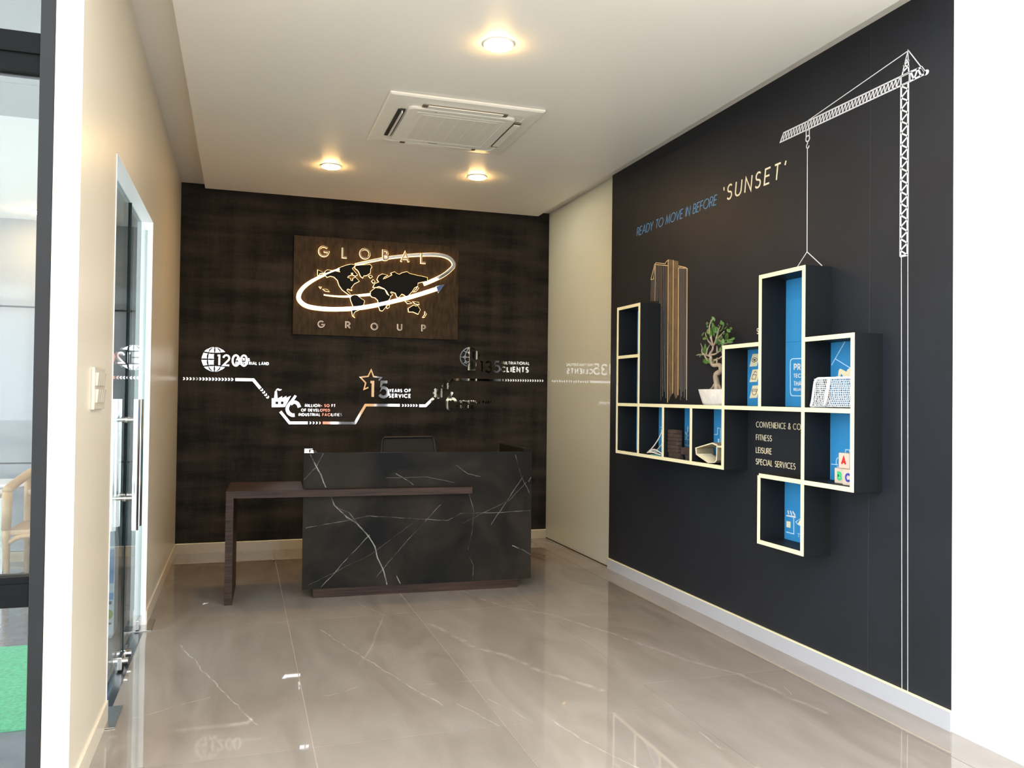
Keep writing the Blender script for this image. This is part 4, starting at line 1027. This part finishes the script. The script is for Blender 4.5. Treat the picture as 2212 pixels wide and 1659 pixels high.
# ---- bonsai
bx_, by_ = 3.215, 5.150
bo = thing('bonsai', 'small bonsai with a twisting trunk in a tapered white pot', 'plant', (bx_, by_, ZS2))
bm = bmesh.new()
def ringq(hx, hy, z, n=28, e=3.2):
    out = []
    for k in range(n):
        a = 2*PI*k/n; c, s = math.cos(a), math.sin(a)
        out.append(bm.verts.new((bx_+hx*abs(c)**(2/e)*(1 if c >= 0 else -1), by_+hy*abs(s)**(2/e)*(1 if s >= 0 else -1), z)))
    return out
rs = [ringq(.052, .135, ZS2), ringq(.056, .150, ZS2+.012), ringq(.075, .192, ZS2+.112), ringq(.068, .184, ZS2+.112), ringq(.060, .18, ZS2+.095)]
for r0, r1 in zip(rs, rs[1:]):
    for k in range(28): bm.faces.new((r0[k], r0[(k+1) % 28], r1[(k+1) % 28], r1[k]))
bm.faces.new(rs[0][::-1]); bm.faces.new(rs[-1]); obj('pot', bm, 'pot_ceramic', bo, smooth=False)
bm = bmesh.new(); r = ringq(.060, .178, ZS2+.096); bm.faces.new(r); r2 = ringq(.060, .178, ZS2+.090); bm.faces.new(r2[::-1]); obj('soil', bm, 'soil', bo)
def bz(x, y, dx=0): p = at(1480+x/7.9, 680+y/7.9, 0, bx_+dx); return Vector((bx_+dx, p.y, p.z))
trunk = smoothpts([bz(545, 1275), bz(545, 1180), bz(525, 1080), bz(535, 1010), bz(605, 960), bz(605, 880), bz(560, 855), bz(480, 860), bz(440, 790), bz(440, 720), bz(425, 670), bz(465, 600), bz(475, 540), bz(455, 440), bz(440, 330)], 4)
n = len(trunk); bm = bmesh.new(); tube(bm, trunk, [.020*(1-i/n)**.9+.003 for i in range(n)], 9); obj('trunk', bm, 'bark', bo, smooth=True)
for l in ([(540, 1150), (480, 1230), (430, 1280)], [(550, 1180), (590, 1230), (610, 1280)]):
    bm = bmesh.new(); tube(bm, smoothpts([bz(*p) for p in l], 4), [.013]*4+[.009]*5, 7); obj('root', bm, 'bark', bo, smooth=True)
BR = [([(425, 710), (380, 690), (320, 675), (285, 630), (290, 560), (262, 490)], .02), ([(320, 675), (260, 680), (190, 690)], .03), ([(335, 690), (360, 750), (400, 800)], -.01),
      ([(425, 680), (500, 675), (570, 635), (610, 590), (640, 450)], -.03), ([(550, 640), (545, 560), (540, 530)], -.02), ([(500, 775), (580, 745), (640, 690), (600, 600)], .03), ([(540, 830), (548, 730)], -.01),
      ([(475, 530), (400, 450), (360, 370), (345, 300)], .02), ([(475, 530), (520, 450), (560, 290), (600, 190)], -.03), ([(465, 480), (415, 300), (425, 150), (480, 60)], .0), ([(520, 450), (600, 360), (665, 280)], -.05), ([(560, 420), (690, 490), (760, 440), (840, 410)], -.04), ([(360, 690), (375, 600), (420, 510)], .01)]
for l, dx in BR:
    p = smoothpts([bz(x, y, dx*i/(len(l)-1)) for i, (x, y) in enumerate(l)], 3); n = len(p)
    bm = bmesh.new(); tube(bm, p, [.0062*(1-i/n)+.0018 for i in range(n)], 6); obj('branch', bm, 'bark', bo, smooth=True)
LEAVES = [(480, 70, -60, 1), (445, 120, 120, 1), (375, 150, 180, 1), (470, 180, -80, 1), (380, 205, 175, .7), (610, 130, -40, 1.1), (640, 150, -60, .8), (720, 165, 10, .8), (570, 185, 160, .6), (520, 255, -45, 1.7), (400, 285, 130, 1.3), (455, 300, -70, 1.3), (640, 215, 40, 1.0), (740, 270, -40, .9), (690, 225, 20, .9), (780, 235, -20, .8), (560, 325, 20, 1.2), (480, 340, -30, 1.1), (300, 330, 200, 1.0), (345, 400, 175, 1.2), (575, 385, 175, 1.6), (710, 370, 25, 1.8), (600, 440, -115, 1.6), (545, 440, -120, 1.3), (760, 450, -20, 1.3), (640, 470, -100, 1.2), (810, 410, 10, .9), (345, 570, 75, 1.6), (330, 610, -90, 1.2), (365, 785, 180, 1.8), (455, 785, -30, 1.4), (265, 690, 210, 1.0), (220, 680, 185, .8), (690, 435, 5, .8), (430, 330, 60, 1.2), (500, 220, 100, 1.0), (440, 250, 40, .9), (400, 800, -40, .8), (600, 590, -80, .8), (620, 260, 30, 1.0), (660, 310, 60, .7)]
b2 = bmesh.new()      # one leaf, pointing +u
prof = [(0, 0), (.25, .22), (.55, .30), (.85, .18), (1, 0)]
for s_ in (1, -1):
    vs = [b2.verts.new((0, x, s_*y)) for x, y in prof]
    md = [b2.verts.new((.10*math.sin(PI*x), x, 0)) for x, y in prof]
    for i in range(4): 
        try: b2.faces.new((vs[i], vs[i+1], md[i+1], md[i]))
        except ValueError: pass
bmesh.ops.remove_doubles(b2, verts=b2.verts, dist=1e-5)
leaf_me = bpy.data.meshes.new('leaf'); b2.to_mesh(leaf_me); b2.free(); leaf_me.materials.append(MATS['leaf'])
random.seed(2)
for x, y, a, k in LEAVES:
    dx = random.uniform(-.055, .05); p = bz(x, y, dx)
    lo = bpy.data.objects.new('leaf', leaf_me); C.objects.link(lo); lo.parent = bo
    lo.location = p*S-ORG[bo.name]; ar = math.radians(a)
    # in the wall plane screen-right is -y
    lo.rotation_euler = Matrix(((1, 0, 0), (0, 1, 0), (0, 0, 1))).to_euler()
    u = Vector((random.uniform(-.35, .35), -math.cos(ar), math.sin(ar))).normalized(); nrm = Vector((-1, random.uniform(-.8, .3), random.uniform(-.2, .9))).normalized()
    v = nrm.cross(u).normalized(); nrm = u.cross(v).normalized()
    sc = .046*k*S
    m4 = Matrix((nrm, u, v)).transposed().to_4x4(); lo.rotation_euler = m4.to_euler(); lo.scale = (sc, sc, sc)
    lo.location = p*S-ORG[bo.name]-(m4 @ Vector((0, .5, 0)))*sc
# ---- toy goal
t = thing('toy_goal', 'white toy goal with a knitted cord net on the shelf', 'toy', (3.22, 3.90, ZS2))
FXg, BXg = 3.15, 3.285; yA, yB_, zT = 4.012, 3.705, ZS2+.168
bm = bmesh.new(); tube(bm, smoothpts([(FXg, yA+.035, ZS2+.007), (FXg, yA+.02, ZS2+.05), (FXg, yA, zT-.02), (FXg, yA-.03, zT)], 4)+[Vector((FXg, yB_, zT)), Vector((FXg, yB_-.012, ZS2+.007))], .007, 8); obj('goal_frame', bm, 'net_cord', t, smooth=True)
bm = bmesh.new(); tube(bm, [(FXg, yA+.035, ZS2+.006), (BXg, yA+.035, ZS2+.006), (BXg, yB_-.01, ZS2+.006), (FXg, yB_-.012, ZS2+.006)], .006, 8); obj('ground_bar', bm, 'net_cord', t, smooth=True)
bm = bmesh.new(); tube(bm, [(FXg-.002, 3.925, ZS2+.006), (FXg-.002, 3.885, zT)], .010, 8); obj('centre_band', bm, 'net_cord', t, smooth=True)
bm = bmesh.new(); random.seed(5)
nx, nz = 22, 13
def gn(i, j):
    y = yA+.03-(yA+.03-yB_)*i/nx; f = j/nz; z = ZS2+.008+(zT-ZS2-.012)*f
    return Vector((FXg+.004+.02*math.sin(PI*f)+random.uniform(-.002, .002), y-.022*f*(1-i/nx)+random.uniform(-.002, .002), z+random.uniform(-.0015, .0015)))
grid = [[gn(i, j) for j in range(nz+1)] for i in range(nx+1)]
for i in range(nx+1): tube(bm, grid[i], .0021, 4, cap=False)
for j in range(nz+1): tube(bm, [grid[i][j] for i in range(nx+1)], .0021, 4, cap=False)
for j in range(nz+1):
    f = j/nz; z = ZS2+.008+(zT-ZS2-.012)*f
    tube(bm, [(FXg+(BXg-FXg)*k/5*(1-f*.6), yA+.03-.022*f, z) for k in range(6)], .0021, 4, cap=False)
for k in range(1, 6): tube(bm, [(FXg+(BXg-FXg)*k/5*(1-.6*j/nz), yA+.03-.022*j/nz, ZS2+.008+(zT-ZS2-.012)*j/nz) for j in range(nz+1)], .0021, 4, cap=False)
o = obj('net', bm, 'net_cord', t); o['kind'] = 'stuff'
# ---- alphabet blocks
def block(ch, ink, label, x0, y1, z0, s, rz=0):
    cxb, cyb = x0+s/2, y1-s/2
    t = thing('alphabet_block', label, 'toy block', (cxb, cyb, z0), 'alphabet blocks in the lower right shelf box')
    R = Matrix.Rotation(rz, 4, 'Z'); T = Matrix.Translation((cxb, cyb, 0)) @ R @ Matrix.Translation((-cxb, -cyb, 0))
    bm = BX(x0, x0+s, y1-s, y1, z0, z0+s, bev=s*.06); bm.transform(T); obj('cube', bm, 'block_wood', t)
    bm = bmesh.new(); text(bm, ch, y1-s*.26, y1-s*.74, z0+s*.22, s*.56, .24, right_map(x0), .0002, .0015, sgn=-1); bm.transform(T); obj('letter', bm, ink, t)
    bm = bmesh.new(); text(bm, ch, x0+s*.26, x0+s*.74, z0+s*.22, s*.56, .24, back_map(y1-s), .0002, .0015); bm.transform(T); obj('letter', bm, ink, t)
block('B', 'ink_green', 'wooden alphabet block with a green letter B', 3.195, 3.897, ZS1b, .086)
block('C', 'ink_blue', 'wooden alphabet block with a blue letter C', 3.165, 3.796, ZS1b, .088)
block('A', 'ink_red', 'wooden alphabet block with a red letter A, topmost of its pile', 3.180, 3.846, ZS1b+.0885, .086)
# ---- stair house model
t = thing('stair_model', 'cream hexagonal stair model with tiny steps on the shelf', 'model', (3.20, 5.15, ZS1))
def st(x, y, X=3.145): p = at(1380+x/10.055, 880+y/10.055, 0, X); return (p.y, p.z)
O_ = [st(*p) for p in [(1222, 912), (1600, 800), (1705, 850), (1695, 1190), (1652, 1243), (1500, 1247), (1238, 1062)]]
zmin = min(p[1] for p in O_); O_ = [(y, z-zmin+ZS1) for y, z in O_]
cyy = sum(p[0] for p in O_)/7; czz = sum(p[1] for p in O_)/7
I_ = [(cyy+(y-cyy)*.90, czz+(z-czz)*.88) for y, z in O_]
bm = bmesh.new(); X0_, X1_ = 3.145, 3.285
of = [bm.verts.new((X0_, *p)) for p in O_]; inf = [bm.verts.new((X0_, *p)) for p in I_]; ob_ = [bm.verts.new((X1_, *p)) for p in O_]; ib_ = [bm.verts.new((X1_, *p)) for p in I_]
for i in range(7):
    j = (i+1) % 7
    f = bm.faces.new((of[i], of[j], inf[j], inf[i])); f = bm.faces.new((ob_[j], ob_[i], ib_[i], ib_[j])); f = bm.faces.new((of[j], of[i], ob_[i], ob_[j])); f.material_index = 1
    f = bm.faces.new((inf[i], inf[j], ib_[j], ib_[i])); f.material_index = 1
obj('shell', bm, ['model_cream', 'model_brown'], t)
a, b_ = Vector(I_[6]), Vector(I_[5])
for k in range(7):
    p0 = a+(b_-a)*k/7; p1 = a+(b_-a)*(k+1)/7
    obj('step', BX(X0_+.002, X1_-.03, p1.x, p0.x, p1.y-.004, p0.y+.006), 'model_cream', t)
obj('eave', BX(X0_, X1_, O_[2][0]-.05, O_[2][0]-.002, O_[2][1]-.018, O_[2][1]-.006), 'model_cream', t)
# ---- brown wood model
t = thing('wood_model', 'stacked dark wooden block model on the shelf', 'model', (3.19, 5.57, ZS1))
for k in range(6):
    z = ZS1+.042+.0290*k; obj('slat', BX(3.138, 3.180, 5.575, 5.722, z, z+.0270, bev=.002), 'brick_wood', t)
obj('foot', BX(3.138, 3.180, 5.555, 5.708, ZS1, ZS1+.041), 'brick_wood', t)
obj('low_block', BX(3.150, 3.27, 5.385, 5.540, ZS1+.035, ZS1+.088, bev=.003), 'brick_wood', t)
obj('foot', BX(3.150, 3.27, 5.385, 5.475, ZS1, ZS1+.034), 'brick_wood', t)
# ---- white curved model
t = thing('arch_model', 'white curved arch model with slender legs on the shelf', 'model', (3.17, 5.93, ZS1))
for dx in (0, .06):
    bm = bmesh.new(); tube(bm, smoothpts([(3.14+dx, 6.065, ZS1+.010), (3.14+dx, 6.00, ZS1+.042), (3.14+dx, 5.92, ZS1+.095), (3.145+dx, 5.85, ZS1+.165), (3.15+dx, 5.815, ZS1+.24), (3.155+dx, 5.80, ZS1+.31)], 4), .005, 6); obj('leg', bm, 'model_white', t, smooth=True)
bm = bmesh.new(); tube(bm, smoothpts([(3.142, 6.02, ZS1+.026), (3.142, 5.96, ZS1+.045), (3.142, 5.89, ZS1+.038), (3.142, 5.80, ZS1+.014)], 4), .005, 6); obj('arch', bm, 'model_white', t, smooth=True)
bm = bmesh.new(); tube(bm, smoothpts([(3.140, 6.05, ZS1+.014), (3.140, 5.98, ZS1+.020), (3.140, 5.91, ZS1+.016), (3.140, 5.83, ZS1+.010)], 4), .005, 6); obj('arch', bm, 'model_white', t, smooth=True)
obj('crosspiece', BX(3.138, 3.205, 6.00, 6.03, ZS1+.016, ZS1+.036), 'model_white', t)
obj('base_plate', BX(3.135, 3.25, 5.79, 6.00, ZS1, ZS1+.0045), 'model_teal', t)
# ---- little pot in the tower
t = thing('twig_pot', 'tiny white pot with a dark twig on the far left shelf', 'plant', (3.23, 6.245, ZS2))
bm = bmesh.new(); lathe(bm, [(.03, ZS2), (.04, ZS2+.04), (.034, ZS2+.04), (.03, ZS2+.03)], 3.23, 6.25, 14); obj('pot', bm, 'model_white', t)
bm = bmesh.new(); tube(bm, [(3.23, 6.255, ZS2+.03), (3.225, 6.285, ZS2+.13), (3.225, 6.30, ZS2+.20)], .003, 6); obj('twig', bm, 'black_plastic', t)
bm = bmesh.new(); lathe(bm, [(.002, ZS2+.045), (.016, ZS2+.055), (.018, ZS2+.07), (.004, ZS2+.08)], 3.225, 6.27, 10); obj('bud', bm, 'model_cream', t, smooth=True)

# ================================================================== CEILING FITTINGS
def downlight(x, y, z, label, r=.078):
    t = thing('downlight', label, 'ceiling light', (x, y, z-.03), 'round ceiling downlights')
    bm = bmesh.new(); lathe(bm, [(r+.008, z), (r+.008, z-.008), (r+.001, z-.011), (r+.001, z-.002)], x, y, 28); obj('rim', bm, 'white_paint', t, smooth=False)
    bm = bmesh.new(); lathe(bm, [(r, z-.003), (r, z-.014), (r*.8, z-.020), (r*.3, z-.023)], x, y, 28); obj('diffuser', bm, 'lamp_disc', t, smooth=False)
downlight(1.355, 4.472, ZP, 'round glowing downlight nearest the front, before the air conditioner')
downlight(.714, 7.354, ZP, 'round glowing downlight at the back above the left side of the desk')
downlight(2.007, 7.239, ZP, 'round glowing downlight at the back above the right side of the desk')
p = at(68, 455, 2, 3.22); downlight(p.x, p.y, 3.22, 'round glowing downlight in the office beyond the black framed glazing')

ax, ay, ah = 1.440, 5.930, .545
t = thing('air_conditioner', 'square cream ceiling cassette air conditioner with open louvres', 'air conditioner', (ax, ay, ZP-.05))
Za = ZP-.002
bm = bmesh.new()
def sqring(h, z, r=.0, n=6):
    pts = []
    for cxs, cys, a0 in ((1, 1, 0), (-1, 1, 90), (-1, -1, 180), (1, -1, 270)):
        for k in range(n+1):
            a = math.radians(a0+90*k/n); pts.append((ax+cxs*(h-r)+r*math.cos(a), ay+cys*(h-r)+r*math.sin(a), z))
    return pts
def loft(bm, rings, cap=True):
    R_ = [[bm.verts.new(p) for p in r] for r in rings]
    for a, b_ in zip(R_, R_[1:]):
        n = len(a)
        for k in range(n): bm.faces.new((a[k], a[(k+1) % n], b_[(k+1) % n], b_[k]))
    if cap: bm.faces.new(R_[-1])
loft(bm, [sqring(ah, Za, .012), sqring(ah, Za-.012, .012), sqring(ah-.012, Za-.020, .012), sqring(ah-.11, Za-.028, .05), sqring(ah-.115, Za-.024, .05)])
obj('frame', bm, 'ac_plastic', t)
bm = bmesh.new(); loft(bm, [sqring(.385, Za-.022, .05), sqring(.385, Za-.036, .05), sqring(.375, Za-.042, .05)]); pn = obj('panel', bm, 'ac_plastic', t)
bm = bmesh.new(); loft(bm, [sqring(.318, Za-.040, .006), sqring(.318, Za-.0435, .006), sqring(.312, Za-.0435, .006), sqring(.308, Za-.0405, .006), sqring(.290, Za-.0425, .006), sqring(.285, Za-.0412, .006)]); gr_ = obj('grille', bm, 'ac_plastic', pn)
obj('grille_mesh', BX(ax-.272, ax+.272, ay-.272, ay+.272, Za-.0435, Za-.0405), 'ac_grille', pn)
for k in range(-2, 3): obj('grille_bar', BX(ax+k*.108-.003, ax+k*.108+.003, ay-.272, ay+.272, Za-.0441, Za-.043), 'ac_plastic', pn)
for k in range(4):
    T = Matrix.Translation((ax, ay, 0)) @ Matrix.Rotation(k*PI/2, 4, 'Z') @ Matrix.Translation((-ax, -ay, 0))
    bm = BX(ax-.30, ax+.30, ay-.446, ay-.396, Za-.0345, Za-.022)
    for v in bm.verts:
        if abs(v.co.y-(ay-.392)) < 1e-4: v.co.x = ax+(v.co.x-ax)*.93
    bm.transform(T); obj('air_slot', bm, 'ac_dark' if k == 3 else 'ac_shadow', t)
    bm = BX(ax-.265, ax+.265, ay-.446, ay-.398, Za-.0405, Za-.034) if k != 3 else BX(ax-.285, ax+.285, ay-.420, ay-.412, Za-.052, Za-.028)
    bm.transform(T); obj('louvre', bm, 'ac_plastic', t)
obj('badge', BX(ax-.10, ax-.03, ay+.338, ay+.346, Za-.0430, Za-.0415), 'ac_dark', t)
obj('indicator', BX(ax-.20, ax-.188, ay-.352, ay-.344, Za-.0430, Za-.0415), 'ac_dark', t)

# ================================================================== LEFT WALL FITTING
t = thing('switch_plate', 'cream switch plate with two rows of rockers on the partition wall', 'light switch', (XL, 4.0, 1.52))
obj('plate', BX(XL, XL+.014, 3.865, 4.145, 1.525, 1.705, bev=.004), 'switch_plastic', t)
for j in range(2):
    for i in range(4):
        y = 3.905+i*.052; z = 1.555+j*.072
        bm = BX(XL+.014, XL+.019, y, y+.044, z, z+.056)
        for v in bm.verts:
            if v.co.x > XL+.016 and v.co.z > z+.03: v.co.x += .005
        obj('rocker', bm, 'switch_plastic', t)

# ================================================================== OFFICE CONTENT
# armchair
t = thing('wood_armchair', 'pale wooden armchair in the office behind the glazing', 'chair', (-1.46, 7.75, 0))
ax0, ax1, ay0, ay1 = -1.745, -1.20, 7.48, 8.02
for x in (ax0, ax1):
    sx = 1 if x == ax0 else -1
    bm = bmesh.new(); tube(bm, [(x+sx*.01, ay0+.01, 0), (x, ay0, .44), (x, ay0, .50)], [.018, .030, .033], 8); tube(bm, [(x, ay0, .50), (x-.0*sx, ay0+.01, .80)], [.033, .038], 8); obj('leg', bm, 'chair_wood', t, smooth=True)
    bm = bmesh.new(); tube(bm, [(x+sx*.03, ay1+.02, 0), (x+sx*.03, ay1, .46), (x+sx*.03, ay1-.01, .88)], [.018, .028, .026], 8); obj('leg', bm, 'chair_wood', t, smooth=True)
bm = bmesh.new(); box(bm, ax0+.0, ax1, ay0-.01, ay1, .455, .50, bev=.015); obj('seat', bm, 'chair_wood', t)
bm = bmesh.new(); arch = smoothpts([(ax0+.02, ay0-.005, .40), (ax0+.10, ay0-.005, .445), ((ax0+ax1)/2, ay0-.005, .452), (ax1-.10, ay0-.005, .445), (ax1-.02, ay0-.005, .40)], 4); tube(bm, arch, .022, 6); obj('apron', bm, 'chair_wood', t, smooth=True)
bm = bmesh.new(); rail = smoothpts([(ax0, ay0, .815), (ax0+.01, ay0+.22, .85), (ax0+.10, ay1-.06, .93), ((ax0+ax1)/2, ay1+.02, .96), (ax1-.10, ay1-.06, .93), (ax1-.01, ay0+.22, .85), (ax1, ay0, .815)], 5); tube(bm, rail, .036, 8); obj('arm_rail', bm, 'chair_wood', t, smooth=True)
bm = bmesh.new(); tube(bm, smoothpts([(ax0+.06, ay1-.10, .74), ((ax0+ax1)/2, ay1, .76), (ax1-.06, ay1-.10, .74)], 5), .03, 8); obj('back_slat', bm, 'chair_wood', t, smooth=True)
# tables
p = at(52, 1013, 2, .80)
t = thing('round_table', 'round white table at the back of the office', 'table', (-1.98, 8.35, 0))
bm = bmesh.new(); lathe(bm, [(.27, .76), (.285, .775), (.285, .785), (.27, .80)], -1.98, 8.35, 32); obj('table_top', bm, 'table_white', t)
bm = bmesh.new(); tube(bm, [(-1.98, 8.35, .02), (-1.98, 8.35, .76)], .03, 10); obj('pole', bm, 'steel', t)
bm = bmesh.new(); lathe(bm, [(.20, 0), (.20, .012), (.03, .03)], -1.98, 8.35, 24); obj('foot', bm, 'steel', t)
t = thing('long_table', 'long white table in front of the round office table', 'table', (-2.55, 7.75, 0))
obj('table_top', BX(-3.2, -1.82, 7.55, 7.95, .735, .775, bev=.008), 'table_white', t)
for x in (-3.15, -1.90):
    for y in (7.60, 7.90): obj('leg', BX(x, x+.04, y-.02, y+.02, 0, .735), 'steel', t)
tag(obj('turf_mat', BX(-2.7, -.93, 4.45, 5.89, .0005, .014, bev=.003), 'turf'), 'bright green artificial turf mat on the office floor', 'mat')
# printed bag by the door
t = thing('packaging_bag', 'white and blue printed bag standing behind the glass door', 'bag', (-.83, 6.05, 0))
bm = bmesh.new()
pr = [(.11, .07, .001), (.125, .085, .03), (.125, .085, .60), (.118, .075, .70), (.105, .03, .745)]
R_ = []
for hx, hy, z in pr:
    R_.append([bm.verts.new((-.885+sx*hx, 6.02+sy*hy, z)) for sx, sy in ((-1, -1), (1, -1), (1, 1), (-1, 1))])
for a, b_ in zip(R_, R_[1:]):
    for k in range(4): bm.faces.new((a[k], a[(k+1) % 4], b_[(k+1) % 4], b_[k]))
bm.faces.new(R_[0][::-1]); bm.faces.new(R_[-1]); obj('sack', bm, 'bag_white', t)
obj('blue_print', BX(-1.005, -.765, 5.9335, 5.9352, .36, .58), 'bag_blue', t)
obj('blue_print', BX(-1.005, -.765, 5.9335, 5.9352, .255, .30), 'bag_blue', t)
bm = bmesh.new(); lathe(bm, [(.035, 0), (.035, .0018)], 0, 0, 16)
for v in bm.verts: v.co = Vector((-.80+v.co.x, 5.9350-v.co.z, .16+v.co.y))
obj('green_mark', bm, 'bag_green', t)
obj('dark_mark', BX(-.83, -.775, 5.9335, 5.9352, .225, .245), 'bag_ink', t)
obj('dark_mark', BX(-.84, -.775, 5.9335, 5.9352, .095, .108), 'bag_ink', t)

# scrap on the floor
p = at(443, 1306, 2, 0)
bm = bmesh.new(); vs = [bm.verts.new((p.x+a, p.y+b_, c)) for a, b_, c in ((-.02, 0, .001), (0, -.012, .006), (.022, .0, .012), (.012, .016, .002), (-.008, .014, .008))]
bm.faces.new(vs); b2 = [bm.verts.new(v.co+Vector((0, 0, .002))) for v in vs]; bm.faces.new(b2[::-1])
for i in range(5): bm.faces.new((vs[i], vs[(i+1) % 5], b2[(i+1) % 5], b2[i]))
tag(obj('paper_scrap', bm, 'paper'), 'tiny white paper scrap on the floor near the walnut leg panel', 'scrap')
